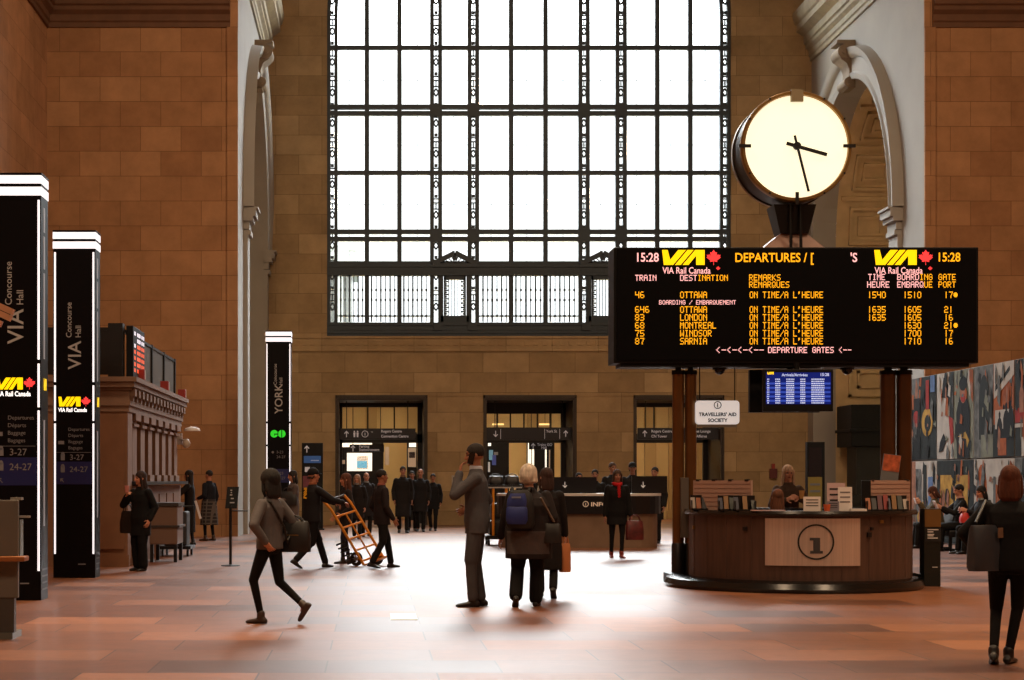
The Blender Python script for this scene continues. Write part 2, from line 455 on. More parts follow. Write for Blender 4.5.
# cornices: profile (out, z) swept along a straight run
def cornice(p, q, outv, z, prof, m):
    p = Vector(p); q = Vector(q); o = Vector(outv)
    mb = MB(); vs = []
    for c in (p, q):
        for u, v in prof: vs.append(c + o * u + Vector((0, 0, z + v)))
    k = len(prof)
    mb.add(vs, [(j, (j + 1) % k, k + (j + 1) % k, k + j) for j in range(k)] + [tuple(range(k)), tuple(range(k, 2 * k))])
    return mb
PROF = [(0, 0), (.06, 0), (.06, .12), (.10, .16), (.10, .32), (.2, .42), (.2, .52), (.26, .56), (.26, .8), (.5, .95), (.5, 1.15), (.56, 1.2), (.62, 1.4), (.62, 1.55), (0, 1.55)]
for i, (p, q, o, z, m) in enumerate((((XL, YF, 0), (XBL - .2, YF, 0), (0, -1, 0), 13.2, M_trim), ((XBR + .2, YF, 0), (XR, YF, 0), (0, -1, 0), 13.2, M_trim),
        ((XL, -20, 0), (XL, YF, 0), (1, 0, 0), 13.2, M_trim), ((XR, -20, 0), (XR, YF, 0), (-1, 0, 0), 13.2, M_trim),
        ((XBL, YF - .02, 0), (XBL, YB, 0), (1, 0, 0), 15.1, M_trim2), ((XBR, YF - .02, 0), (XBR, YB, 0), (-1, 0, 0), 15.1, M_trim2))):
    struct('trim_%d' % (5 + i), cornice(p, q, o, z, PROF, m), m)

# ---- end wall with the great window and three doorways
WX0, WX1, WZ0, WZS = -1.433, 11.733, 6.155, 16.6
WC = (WX0 + WX1) / 2; WR = (WX1 - WX0) / 2
arc = [(WC + WR * math.cos(PI * i / 48), WZS + WR * math.sin(PI * i / 48)) for i in range(49)]
whole = [(WX0, WZ0), (WX1, WZ0)] + arc
DO = [(-1.11, 1.79), (3.71, 6.645), (8.6, 11.45)]; DH = 4.13
base = [(XBL, 0)]
for a, b in DO: base += [(a, 0), (a, DH), (b, DH), (b, 0)]
base += [(XBR, 0), (XBR, ZC), (XBL, ZC)]
m = MB(); m.poly([base, whole], lambda u, v, t: (u, YB + t, v), .7)
# string course under the window and a plain band over the doors
m.box(XBL, XBR, YB - .07, YB, 5.66, 5.74)
m.box(XBL, XBR, YB - .05, YB, 6.08, 6.15)
for i in range(60):
    x = XBL + .4 + i * .29
    m.cbox((x, YB - .02, 5.92), (.15, .05, .13))
m.box(XBL, XBR, YB - .03, YB, 4.2, 4.24)
m.box(XBL, -1.3, YB - .08, YB, 0, .5); m.box(1.95, 3.55, YB - .08, YB, 0, .5); m.box(6.8, 8.45, YB - .08, YB, 0, .5); m.box(11.6, XBR, YB - .08, YB, 0, .5)
struct('wall_back', m, M_back)

# ---- the window
YW = YB + .2
def wx(px): return (px - VX) / (F / YW)
def wz(py): return HC + (VY - py) / (F / YW)
def top_at(x): 
    d = WR * WR - (x - WC) ** 2
    return WZS + math.sqrt(max(d, 0))
g = MB()
g.poly([[(WX0 + .05, WZ0), (WX1 - .05, WZ0)] + arc], lambda u, v, t: (u, YW + .12 + t, v), .012)
def glass_mat():
    m = bpy.data.materials.new('window_glass'); m.use_nodes = True; nt = m.node_tree
    nt.nodes.remove(nt.nodes['Principled BSDF']); out = nt.nodes['Material Output']
    t = nt.nodes.new('ShaderNodeBsdfTransparent'); t.inputs[0].default_value = (.96, .98, .98, 1)
    gl = nt.nodes.new('ShaderNodeBsdfGlossy'); gl.inputs['Roughness'].default_value = .02
    mx = nt.nodes.new('ShaderNodeMixShader'); mx.inputs[0].default_value = .05
    nt.links.new(t.outputs[0], mx.inputs[1]); nt.links.new(gl.outputs[0], mx.inputs[2]); nt.links.new(mx.outputs[0], out.inputs['Surface'])
    return m
M_glass = glass_mat()
win = thing('window_1', None, None); win['kind'] = 'structure'
g.build('window_panes', M_glass, win)
# arched outer frame: two rails with openwork between, following the arch
def arch_rail(mb, r_off, wdt, dep):
    n = 56; pts = [(WX0 + r_off, WZ0), (WX0 + r_off, WZS)] + [(WC - (WR - r_off) * math.cos(PI * i / n), WZS + (WR - r_off) * math.sin(PI * i / n)) for i in range(1, n)] + [(WX1 - r_off, WZS), (WX1 - r_off, WZ0)]
    for a, b in zip(pts[:-1], pts[1:]): mb.bar((a[0], YW, a[1]), (b[0], YW, b[1]), wdt, dep, up=(0, 1, 0))
def openwork(mb, x, z0, z1):
    """cast ornament between the two rails of a lattice mullion"""
    z = z0; k = 0
    while z < z1 - .05:
        if k % 3 == 0:
            for s in (-1, 1): mb.bar((x, YW, z), (x + s * .08, YW, z + .13), .05, .05, up=(0, 1, 0)); mb.bar((x + s * .08, YW, z + .13), (x, YW, z + .26), .05, .05, up=(0, 1, 0))
            z += .30
        elif k % 3 == 1:
            mb.box(x - .09, x + .09, YW - .03, YW + .03, z, z + .04); mb.box(x - .02, x + .02, YW - .03, YW + .03, z, z + .22); mb.box(x - .09, x + .09, YW - .03, YW + .03, z + .2, z + .24); z += .28
        else:
            mb.box(x - .07, x + .07, YW - .03, YW + .03, z + .05, z + .09)
            mb.cbox((x, YW, z + .16), (.1, .06, .1)); z += .42
        k += 1
fr = MB()
arch_rail(fr, .05, .13, .22); arch_rail(fr, .29, .11, .2)
fr.build('arched_frame', M_iron, win)
orn = MB()
for x in (WX0 + .17, WX1 - .17): openwork(orn, x, 7.0, 22)
orn2 = []
lat = [(430.7, 441.3), (468.3, 478.3), (579, 588.8), (616, 625.8)]
single = [366.9, 399.4, 511, 545.4, 657, 690]
for a, b in lat:
    xa, xb = wx(a), wx(b); m = MB()
    for x in (xa + .04, xb - .04): m.box(x - .065, x + .065, YW - .1, YW + .1, WZ0, top_at(x))
    openwork(m, (xa + xb) / 2, 7.0, top_at(xa) - .3)
    m.build('lattice_mullion', M_iron, win)
orn.build('lattice_ornament', M_iron, win)
for p in single:
    x = wx(p); m = MB(); m.box(x - .075, x + .075, YW - .08, YW + .08, WZ0, top_at(x)); m.build('mullion', M_iron, win)
rails = [48, 173, 263.5]
for p in rails + [-120, -180]:
    z = wz(p); hw = WR if z < WZS else math.sqrt(max(0, WR ** 2 - (z - WZS) ** 2))
    m = MB(); m.box(WC - hw, WC + hw, YW - .07, YW + .07, z - .07, z + .07); m.build('transom', M_iron, win)
for p, q in ((107.3, 113.7), (232, 239.2), (-68, -75)):
    m = MB()
    for y in (p, q):
        z = wz(y); hw = WR if z < WZS else math.sqrt(max(0, WR ** 2 - (z - WZS) ** 2))
        m.box(WC - hw, WC + hw, YW - .09, YW + .09, z - .075, z + .075)
    for a, b in lat: 
        c = (wx(a) + wx(b)) / 2; m.box(c - .19, c + .19, YW - .11, YW + .11, wz(max(p, q)) - .1, wz(min(p, q)) + .1)
    m.build('double_transom', M_iron, win)
m = MB()
m.box(WX0, WX1, YW - .14, YW + .14, wz(276), wz(265.5)); m.box(WX0, WX1, YW - .18, YW + .1, wz(267.5), wz(265.5)); m.box(WX0, WX1, YW - .17, YW + .1, wz(276), wz(274.3))
for i in range(90):
    x = WX0 + .1 + i * .145; m.box(x, x + .05, YW - .16, YW - .1, wz(273), wz(269.5))
m.build('frieze_band', M_iron, win)
m = MB(); m.box(WX0, WX1, YW - .2, YW + .2, WZ0, wz(324)); m.box(WX0, WX1, YW - .24, YW + .1, wz(326), wz(323)); m.box(WX0, WX1, YW - .24, YW + .1, wz(334), wz(331.5))
for a in [WX0 + .2 + k * 2.15 for k in range(6)]: m.box(a, a + 1.8, YW - .22, YW - .1, wz(330.5), wz(327))
m.build('sill_panel', M_iron, win)
# closely set glazing bars of the bottom row
xs = sorted([wx(v) for v in (336.4, 366.9, 399.4, 430.7, 478.3, 511, 545.4, 579, 625.8, 657, 690, 720.6)])
m = MB()
for a, b in zip(xs[:-1], xs[1:]):
    if b - a < .8 or b - a > 1.4: continue
    for i in range(1, 7):
        x = a + (b - a) * i / 7
        m.box(x - .015 - .010 * (i % 2), x + .015 + .010 * (i % 2), YW - .03, YW + .03, wz(322), wz(276))
        for z in (wz(290), wz(300), wz(316)): m.cbox((x, YW, z), (.07, .07, .07))
    m.box(a, b, YW - .03, YW + .03, wz(316.8), wz(315.4))
m.build('glazing_bars', M_iron, win)
# faint bars of the outer storm window
m = MB()
allx = sorted([wx(v) for v in (331, 366.9, 399.4, 436, 473.3, 511, 545.4, 584, 621, 657, 690, 726)])
for a, b in zip(allx[:-1], allx[1:]):
    x = (a + b) / 2; m.box(x - .006, x + .006, YW + .5, YW + .52, WZ0, top_at(x))
for p in (19, 77, 142, 202, 249): m.box(WX0, WX1, YW + .5, YW + .52, wz(p) - .006, wz(p) + .006)
m.build('storm_window_bars', M_iron, win)
# two pedimented casements in the narrow bays
for a, b in ((441.3, 468.3), (588.8, 616)):
    xa, xb = wx(a), wx(b); c = (xa + xb) / 2; m = MB()
    zt, zb = wz(264), wz(253.5)
    hw = .74
    for s in (-1, 1): m.bar((c + s * hw, YW - .14, zt - .02), (c, YW - .14, zb), .16, .13, up=(0, 1, 0))
    m.box(c - hw, c + hw, YW - .2, YW, zt - .12, zt)
    # anthemion in the tympanum
    for k in range(-3, 4): m.bar((c, YW - .1, zt + .0), (c + k * .1, YW - .1, zt + .28 - abs(k) * .06), .03, .05, up=(0, 1, 0))
    m.cbox((c, YW - .1, zt + .2), (.14, .08, .18))
    for s in (-1, 1):
        m.box(*sorted((c + s * .30, c + s * .36)), YW - .1, YW + .06, wz(318), wz(276)); m.box(*sorted((c + s * .38, c + s * .46)), YW - .12, YW + .06, wz(322), wz(276))
        z = wz(316)
        while z < wz(278): m.cbox((c + s * .25, YW, z), (.09, .06, .05)); m.cbox((c + s * .28, YW, z + .07), (.05, .06, .06)); z += .14
    m.box(c - .46, c + .46, YW - .12, YW + .06, wz(323), wz(316)); m.box(c - .36, c + .36, YW - .1, YW + .06, wz(280), wz(274))
    for i in range(-2, 3): m.box(c + i * .1 - .012, c + i * .1 + .012, YW - .03, YW + .03, wz(317), wz(278))
    for s in (-1, 1): m.box(*sorted((c + s * .42, c + s * .7)), YW - .3, YW - .1, wz(331), wz(323.5))
    m.build('pedimented_casement', M_iron, win)

# ---- doorways: linings, frames, the lit passage beyond
M_cream = mat('cream_passage_wall', (206, 176, 122), .8, var=.05, scale=1)
M_dkstone = mat('door_lining_bronze', (52, 40, 30), .5, var=.2, scale=4)
for i, (a, b) in enumerate(DO):
    d = thing('door_%d' % (i + 1), None, None); d['kind'] = 'structure'
    m = MB(); m.box(a, a + .06, YB + .02, YB + 2.2, 0, DH - .06); m.box(b - .06, b, YB + .02, YB + 2.2, 0, DH - .06); m.box(a, b, YB + .02, YB + 2.2, DH - .06, DH)
    m.box(a - .05, a, YB - .05, YB + .1, 0, DH + .1); m.box(b, b + .05, YB - .05, YB + .1, 0, DH + .1); m.box(a - .05, b + .05, YB - .05, YB + .1, DH, DH + .1)
    m.build('door_lining', M_dkstone, d)
    yf = YB + 2.2; f = MB()
    a2, b2 = a + .1, b - .1
    f.box(a, a + .14, yf, yf + .14, 0, DH); f.box(b - .22, b, yf, yf + .14, 0, DH); f.box(a, b, yf, yf + .14, DH - (.2 if i != 1 else .42), DH)
    f.box(a, b, yf, yf + .14, 2.72, 3.02)
    f.build('door_frame', M_black, d)
    t = MB()
    for k in range(1, 6 if i == 1 else 3):
        x = a2 + (b2 - a2) * k / (6 if i == 1 else 3); t.box(x - .025, x + .025, yf + .04, yf + .1, 3.0, DH - .15)
    if i == 1: t.box(a, b, yf + .03, yf + .11, 3.42 + .42, 3.9 + .42 - .3)
    t.build('transom_bars', M_black, d)
    gl = MB(); gl.box(a2, b2, yf + .06, yf + .07, 3.02, DH - .2); gl.build('transom_glass', M_glass, d)
m = MB()
PY = 66.0
m.box(-6, 15, PY, PY + .3, 0, 5); m.box(-6.3, -6, YB + .7, PY, 0, 5); m.box(15, 15.3, YB + .7, PY, 0, 5)
struct('wall_passage', m, M_cream)
m = MB(); m.box(-6.3, 15.3, YB + .7, PY + .3, 5, 5.2); struct('ceiling_passage', m, M_cream)
M_pil = mat('passage_pilaster', (170, 140, 92), .8)
for k, x in enumerate((-.2, 1.35, 3.55, 5.9, 9.35, 10.3, 11.2, 12.3)):
    m = MB(); m.box(x, x + .42, PY - .25, PY, 0, 5); m.box(x - .06, x + .48, PY - .3, PY, 0, .3); struct('trim_%d' % (20 + k), m, M_pil)

# ---- daylight and the hall's lamps
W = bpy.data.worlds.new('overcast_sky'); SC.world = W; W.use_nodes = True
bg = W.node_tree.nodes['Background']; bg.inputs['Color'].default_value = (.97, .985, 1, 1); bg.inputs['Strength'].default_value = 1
# hazy overcast: dim towards the horizon, brightness added high up, out of view, to whiten the floor
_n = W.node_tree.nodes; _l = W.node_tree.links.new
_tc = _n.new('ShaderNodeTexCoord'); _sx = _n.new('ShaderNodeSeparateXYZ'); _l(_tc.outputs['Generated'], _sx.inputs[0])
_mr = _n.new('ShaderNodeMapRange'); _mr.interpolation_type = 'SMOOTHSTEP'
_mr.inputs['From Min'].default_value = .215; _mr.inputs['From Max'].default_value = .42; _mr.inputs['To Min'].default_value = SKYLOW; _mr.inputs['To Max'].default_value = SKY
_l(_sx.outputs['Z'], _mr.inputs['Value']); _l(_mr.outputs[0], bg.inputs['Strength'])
def area(name, loc, rot, sx, sy, power, col, portal=False, spread=180):
    l = bpy.data.lights.new(name, 'AREA'); l.shape = 'RECTANGLE'; l.size = sx; l.size_y = sy; l.energy = power; l.color = col
    l.spread = R(spread)
    o = bpy.data.objects.new(name, l); COL.objects.link(o); o.location = loc; o.rotation_euler = rot
    if portal: l.cycles.is_portal = True
    return o
area('window_portal', (WC, YB + .95, (WZ0 + WZS + WR) / 2), (R(-90), 0, 0), 13.2, WZS + WR - WZ0, 1, (1, 1, 1), True)
# ---- what stands outside the window
ext = thing('building', 'pale columned building across the street, seen through the bottom row of panes', 'building', (-3.0, 82, 0))
m = MB(); m.box(-6, 2.1, 0, 6, 0, 12.2); m.build('facade', mat('street_stone', (66, 70, 68), .8, var=.3, scale=2), ext)
for k in range(11): m = MB(); m.tube((-5.7 + k * .72, -.25, 0), (-5.7 + k * .72, -.25, 11.4), .2); m.build('column', mat('street_column', (92, 96, 92), .8), ext)
m = MB(); m.box(-6.2, 2.4, -.6, 6, 11.4, 12.4); m.build('entablature', mat('street_column', (92, 96, 92), .8), ext)
ext2 = thing('building', 'low pale grey green building filling the foot of the bottom panes', 'building', (9, 84, 0))
m = MB(); m.box(-9.5, 12, 0, 6, 0, 8.6); m.build('facade', mat('street_render', (118, 124, 112), .8, var=.1, scale=1), ext2)
m = MB(); m.box(-9.7, 12.2, -.2, 6.2, 8.6, 8.9); m.build('parapet', mat('street_parapet', (128, 134, 128), .8), ext2)
# ================================================================ DEPARTURE BOARD, CLOCK, KIOSK
M_amber = mat('amber_led', (255, 176, 20), emit=1.0)
M_pink = mat('pinkish_led', (255, 190, 190), emit=1.0)
M_yel = mat('yellow_led', (255, 214, 0), emit=1.0)
M_red = mat('red_led', (246, 60, 60), emit=1.0)
M_white = mat('white_light', (255, 255, 255), emit=1.25)
M_panel = mat('black_led_panel', (4, 4, 7), .5, spec=.12)
M_house = mat('black_board_housing', (9, 9, 11), .5, spec=.25)
YBD = 24.55; SB = F / YBD
def bx(px): return (px - VX) / SB
def bz(py): return HC + (VY - py) / SB
KX, KY = bx(797), YBD + .31            # board axis
board = thing('departure_board', 'wide black departure board with amber train times on bronze posts above the round kiosk', 'departure board', (KX, KY, .15))
ox, oy, oz = KX, KY, .15
def lb(x, y, z): return (x - ox, y - oy, z - oz)
m = MB(); a = lb(bx(614), YBD, bz(363)); b = lb(bx(979), YBD + .62, bz(247)); m.box(a[0], b[0], a[1] + .02, b[1], a[2], b[2])
m.build('housing', M_house, board, bevel=.012)
m = MB(); m.box(a[0] + .04, b[0] - .04, a[1] - .004, a[1] + .03, a[2] + .04, b[2] - .03); m.build('led_panel', M_panel, board)
m = MB(); m.box(a[0] + .1, b[0] - .12, a[1] + .06, b[1] - .06, a[2] - .05, a[2]); m.build('under_rail', M_house, board)
fnb = lambda u, v, w: lb(bx(u), YBD - .009 - w, bz(v))
def fled(u, v, w): return fnb(u, -v, w)
def line(txt, px, py, h=7.0, wd=4.75, m_=None):
    mb = MB(); led_into(mb, txt, px, -py, wd / 6, h / 7, fled); mb.build('text_line', m_ or M_amber, board)
def smooth_line(txt, px, py, h, m_, bold=.012, sx=1.0, nm='text_line'):
    mb = MB(); text_into(mb, txt, h, lambda u, v, w: fnb(px + u, py + h - v, w), bold=bold, sx=sx); mb.build(nm, m_, board)
smooth_line('15:28', 635, 252.6, 9, M_pink, .02, .86)
smooth_line('15:28', 936.5, 252.4, 9, M_amber, .02, .86)
smooth_line('DEPARTURES / [', 734.5, 252.7, 9.2, M_amber, .02, .875)
smooth_line("'S", 850, 252.7, 9.2, M_pink, .02, .875)
for lx in (662, 874):
    mb = MB(); rail_logo_into(mb, lx, -265, 42.5, 15, fled); mb.build('emblem', M_yel, board)
    mb = MB(); leaf_into(mb, lx + 51.5, -257.5, 7.6, fled); mb.build('maple_leaf', M_red, board)
    smooth_line('VIA Rail Canada', lx + .5, 267, 6.6, M_pink, .012, .80)
    mb = MB(); leaf_into(mb, lx + 56, -268.5, 2.2, fled); mb.build('maple_leaf', M_red, board)
line('TRAIN', 635, 274.9, 6, 4.4, M_pink); line('DEST', 680, 274.9, 6, 4.4, M_pink); line('INATION', 680 + 4 * 4.4, 274.9, 6, 4.4)
line('REMARKS', 749, 274.5, 6.2, 4.6); line('REMARQUES', 749, 281.6, 6.2, 4.55)
line('TIME', 868, 274, 6.2, 4.4, M_pink); line('BOARD', 897, 274, 6.2, 4.5, M_pink); line('ING', 897 + 22.5, 274, 6.2, 4.5); line('GATE', 938.3, 274, 6.2, 4.5)
line('HEURE', 867, 281.5, 6.2, 4.6, M_pink); line('EMBARQ', 897, 281.5, 6.2, 4.5, M_pink); line('UE', 897 + 27, 281.5, 6.2, 4.5); line('PORT', 938.3, 281.5, 6.2, 4.5)
rows = [(291.6, '46', 'OTTAWA', '1540', '1510', '17*'), (306.3, '646', 'OTTAWA', '1635', '1605', '21'), (314.2, '83', 'LONDON', '1635', '1605', '16'),
        (322.1, '68', 'MONTREAL', None, '1630', '21*'), (330, '75', 'WINDSOR', None, '1700', '17'), (337.9, '87', 'SARNIA', None, '1710', '16')]
for y, n, dst, t1, t2, gt in rows:
    line(n, 635, y, 6.6, 5.0); line(dst, 680, y, 6.6, 4.6); line("ON TIME/A L'HEURE", 749.5, y, 6.6, 4.36)
    if t1: line(t1, 867.5, y, 6.6, 4.7)
    line(t2, 903, y, 6.6, 4.7); line(gt, 944, y, 6.6, 4.7)
line('BOARDING / EMBARQUEMENT', 659, 300.2, 4.4, 3.36, M_pink)
line('<-<-<-<--', 716, 347, 6, 5.4, M_pink); line('DEPARTURE GATES <--', 768, 347, 6, 4.42, M_pink)
# posts
M_bronze = mat('polished_bronze', (122, 86, 50), .34, metal=.75, var=.15, scale=2)
M_bronze2 = mat('dark_polished_bronze', (92, 62, 40), .36, metal=.7, var=.15, scale=2)
m0 = at(0, 374, YBD + .31)[2]
for px, wpx in ((678.2, 12), (690.6, 12), (888.0, 15.5), (904, 15.5)):
    x = bx(px) * (YBD + .31) / YBD; r = wpx / SB / 2 * .98
    m = MB(); m.lathe([(r, .42), (r, m0 - .15)], (x - ox, 0, 0), 24); m.lathe([(r, m0 - .15), (0, m0 - .15)], (x - ox, 0, 0), 24)
    p = m.build('post', M_bronze if px < 700 else M_bronze2, board, smooth=True)
    m = MB(); m.lathe([(0, 0), (r + .012, 0), (r + .012, .4), (r, .42)], (x - ox, 0, 0), 24); m.build('post_base', M_black, p, smooth=True)
    m = MB(); m.lathe([(0, m0 - .16), (r + .01, m0 - .16), (r + .01, m0 - .10), (r * .5, m0 - .10), (r * .5, bz(365) - oz)], (x - ox, 0, 0), 20); m.build('post_head', M_house, p, smooth=True)
m = MB(); m.box(bx(683) * 1.0124 - ox - .05, bx(683) * 1.0124 - ox + .06, -.12, -.06, .5, 1.35); m.build('service_panel', mat('steel_strip', (120, 112, 104), .4, metal=.6), board)

# security domes under the board
dome = thing('security_camera', 'dark dome camera under the board beside the white hanging sign', 'camera', (bx(724), KY, bz(366)), group='dome cameras under the departure board')
m = MB(); m.lathe([(0, .02), (.1, .02), (.1, -.03), (.0, -.03)], (0, 0, 0), 24); m.build('mount', M_house, dome)
m = MB(); m.lathe([(.075 * math.cos(t * PI / 16), -.03 - .075 * math.sin(t * PI / 16)) for t in range(9)], (0, 0, 0), 24); m.build('dome', mat('smoked_dome', (10, 10, 12), .08), dome, smooth=True)
copy_thing(dome, (bx(853), KY, bz(366)), 0, 'dark dome camera under the board right of the blue arrivals screen')

# ---- clock on the board
ck = thing('station_clock', 'round illuminated station clock with plain cream face, on top of the departure board', 'clock', (bx(797), KY, bz(247)))
cz = bz(146) - bz(247); cr = 109.5 / SB / 2
M_face2 = mat('lit_clock_face', (255, 247, 212), emit=1.0)
M_brass = mat('aged_brass', (150, 116, 66), .35, metal=.8)
M_drum = mat('bronze_drum', (26, 22, 21), .45, metal=.3)
m = MB(); m.lathe([(0, -.27), (cr - .045, -.27)], (0, 0, cz), 64, 'y'); m.lathe([(cr - .045, .39), (0, .39)], (0, 0, cz), 64, 'y'); m.build('dial', M_face2, ck)
m = MB(); m.lathe([(cr - .05, -.27), (cr - .04, -.31), (cr, -.31), (cr + .012, -.28), (cr + .012, -.2)], (0, 0, cz), 72, 'y')
m.lathe([(cr + .012, .32), (cr + .012, .4), (cr, .43), (cr - .04, .43), (cr - .05, .39)], (0, 0, cz), 72, 'y'); m.build('bezel', M_brass, ck, smooth=True)
m = MB(); m.lathe([(cr + .012, -.2), (cr - .01, -.18), (cr - .01, .30), (cr + .012, .32)], (0, 0, cz), 72, 'y'); m.build('drum', M_drum, ck, smooth=True)
for ang in (90, 180, 0, 270):
    c, s_ = math.cos(R(ang)), math.sin(R(ang)); m = MB()
    if ang == 90: m.cbox((0, -.3, cz + cr - .06), (.17, .07, .17))
    else: m.bar((c * (cr - .12), -.32, cz + s_ * (cr - .12)), (c * (cr + .05), -.32, cz + s_ * (cr + .05)), .045, .03, up=(0, 1, 0))
    m.build('clip', mat('grey_bronze', (150, 138, 110), .4, metal=.5) if ang == 90 else M_drum, ck)
m = MB()
for k in range(12):
    t = 2 * PI * k / 12
    m.cbox((math.cos(t) * cr * .995, -.315, cz + math.sin(t) * cr * .995), (.025, .02, .025))
m.build('bezel_screws', M_drum, ck)
M_hand = mat('black_clock_hand', (8, 8, 8), .5)
def hand(nm, tx, tz, ln, tail, w, y):
    d = Vector((tx, 0, tz)).normalized(); m = MB(); c = Vector((0, y, cz))
    m.bar(c - d * tail, c + d * ln, w, .012, up=(0, 1, 0)); m.lathe([(0, y - .01), (.055, y - .01), (.055, y + .01), (0, y + .01)], (0, 0, cz), 20, 'y'); m.build(nm, M_hand, ck)
hand('hour_hand', 30, -8.5, .44, .15, .05, -.30)
hand('minute_hand', 11.5, -46, .66, .15, .034, -.325)
m = MB()
neck_t, neck_b = bz(203) - bz(247), bz(232) - bz(247)
M_neck = mat('dark_bronze_neck', (30, 27, 26), .4, metal=.5)
for (x0, x1, y0, y1, z, X0, X1, Z) in ((-.2, .2, -.16, .2, neck_b, -.3, .3, neck_t),):
    m.add([(x0, y0, z), (x1, y0, z), (x1, y1, z), (x0, y1, z), (X0, -.2, Z), (X1, -.2, Z), (X1, .26, Z), (X0, .26, Z)], [(3, 2, 1, 0), (4, 5, 6, 7), (0, 1, 5, 4), (1, 2, 6, 5), (2, 3, 7, 6), (3, 0, 4, 7)])
m.build('neck', M_neck, ck)
m = MB(); m.add([(-.45, -.22, 0), (.42, -.22, 0), (.42, .28, 0), (-.45, .28, 0), (-.17, -.1, neck_b + .02), (.17, -.1, neck_b + .02), (.17, .16, neck_b + .02), (-.17, .16, neck_b + .02)], [(3, 2, 1, 0), (4, 5, 6, 7), (0, 1, 5, 4), (1, 2, 6, 5), (2, 3, 7, 6), (3, 0, 4, 7)])
m.build('plinth', mat('pinkish_stone_foot', (150, 118, 104), .5), ck)
for x in (-.07, .07): m = MB(); m.tube((x, -.25, 0), (x, -.22, neck_t), .022, .022, 10); m.build('conduit', M_house, ck)

# ---- blue arrivals monitor and its twin, hanging under the board
mon = thing('monitor', 'flat screen with blue arrivals list hanging under the departure board, facing us', 'monitor', (bx(797), YBD - .02, bz(364)))
mx0, mx1, mz0, mz1 = bx(762) - bx(797), bx(832) - bx(797), bz(411.5) - bz(364), bz(369.5) - bz(364)
m = MB(); m.box(mx0, mx1, -.05, .03, mz0, mz1); m.build('casing', M_house, mon, bevel=.012)
m = MB(); m.box(mx0 + .04, mx1 - .035, -.053, -.045, mz0 + .1, mz1 - .045); m.build('screen', mat('blue_screen', (20, 34, 120), .2, emit=.55), mon)
m = MB(); m.tube((0, .05, mz0 + .3), (0, .05, .02), .04, .04, 12); m.box(-.15, .15, .02, .07, mz0 + .2, mz1 - .1); m.build('hanger', M_house, mon)
fm = lambda u, v, w: (bx(u) - bx(797), -.056 - w, bz(-v) - bz(364))
mb = MB(); rail_logo_into(mb, 766, -374.8, 6.5, 2.6, fm); mb.build('emblem', M_yel, mon)
M_txt = mat('pale_screen_text', (190, 205, 240), emit=.8)
mb = MB(); text_into(mb, 'Arrivals/Arrivées', 3.0, lambda u, v, w: fm(780.5 + u, -376.6 + v, w), bold=.02, sx=.9); text_into(mb, '15:28', 3.0, lambda u, v, w: fm(818.5 + u, -376.3 + v, w), bold=.02)
mb.build('text_line', M_txt, mon)
mb = MB(); mr = MB(); random.seed(3)
for k in range(12):
    y = 379.5 + k * 2.15
    if k >= 2 and k % 2 == 0: mr.sheet([(765, -y - 1.0), (829, -y - 1.0), (829, -y + 1.0), (765, -y + 1.0)], fm, -.001)
    for c0, c1 in ((766, 768), (774, 779), (785, 793), (799, 804), (810, 823)):
        x = c0
        while x < c1:
            l = min(random.uniform(.8, 1.8), c1 - x); mb.sheet([(x, -y - .55), (x + l, -y - .55), (x + l, -y + .55), (x, -y + .55)], fm); x += l + .35
mb.build('screen_rows', M_txt, mon); mr.build('row_bands', mat('mid_blue_band', (40, 74, 190), emit=.6), mon)
mon2 = thing('monitor', 'dark back screen hanging behind the blue arrivals screen', 'monitor', (bx(797), YBD + .35, bz(364)))
x0 = bx(751) - bx(797) + .06; m = MB(); m.box(x0, x0 + 1.0, .02, .12, mz0, mz1 + .02); m.build('casing', M_house, mon2, bevel=.012)
m = MB(); m.box(x0 + .04, x0 + .96, .119, .124, mz0 + .06, mz1 - .04); m.build('screen', M_panel, mon2); m = MB(); m.tube((0, .06, mz1 - .1), (0, .06, .02), .04, .04, 10); m.build('hanger', M_house, mon2)

# ---- white hanging sign
sg = thing('hanging_sign', 'white rounded travellers aid sign hanging left of the blue arrivals screen', 'sign', (bx(720), YBD + .2, bz(364)))
c = lambda px, py: ((px - 720) / SB, (364 - py) / SB)
x0, z0 = c(698, 424); x1, z1 = c(742, 400)
m = MB(); rr = .05; pts = []
for cx_, cz_, a0 in ((x1 - rr, z1 - rr, 0), (x0 + rr, z1 - rr, 90), (x0 + rr, z0 + rr, 180), (x1 - rr, z0 + rr, 270)):
    pts += [(cx_ + rr * math.cos(R(a0 + i * 22.5)), cz_ + rr * math.sin(R(a0 + i * 22.5))) for i in range(5)]
m.poly([pts], lambda u, v, t: (u, -.03 + t, v), .06); m.build('panel', mat('white_sign_face', (226, 228, 230), .5, emit=.45), sg)
m = MB(); m.box(x0 + .03, x1 - .03, -.02, .02, z0 - .04, z0); m.build('lower_strip', mat('grey_sign_strip', (120, 112, 98), .5), sg)
for x_ in (x1 - .06, x0 + .06): m = MB(); m.tube((x_, 0, z1), (x_, 0, .02), .008); m.build('hanging_wire', M_house, sg)
fs = lambda u, v, w: (u, -.034 - w, v)
M_ink = mat('black_ink', (16, 16, 18), .6)
m = MB(); ring_into(m, 0, (z0 + z1) / 2 + .105, .055, .012, fs); text_into(m, 'i', .06, lambda u, v, w: fs(u, v + (z0 + z1) / 2 + .075, w), align='CENTER', bold=.06)
text_into(m, "TRAVELLERS' AID", .05, lambda u, v, w: fs(u, v + z0 + .118, w), align='CENTER', bold=.05, sx=1.0); text_into(m, 'SOCIETY', .05, lambda u, v, w: fs(u, v + z0 + .035, w), align='CENTER', bold=.05, sx=1.0)
m.build('lettering', M_ink, sg)

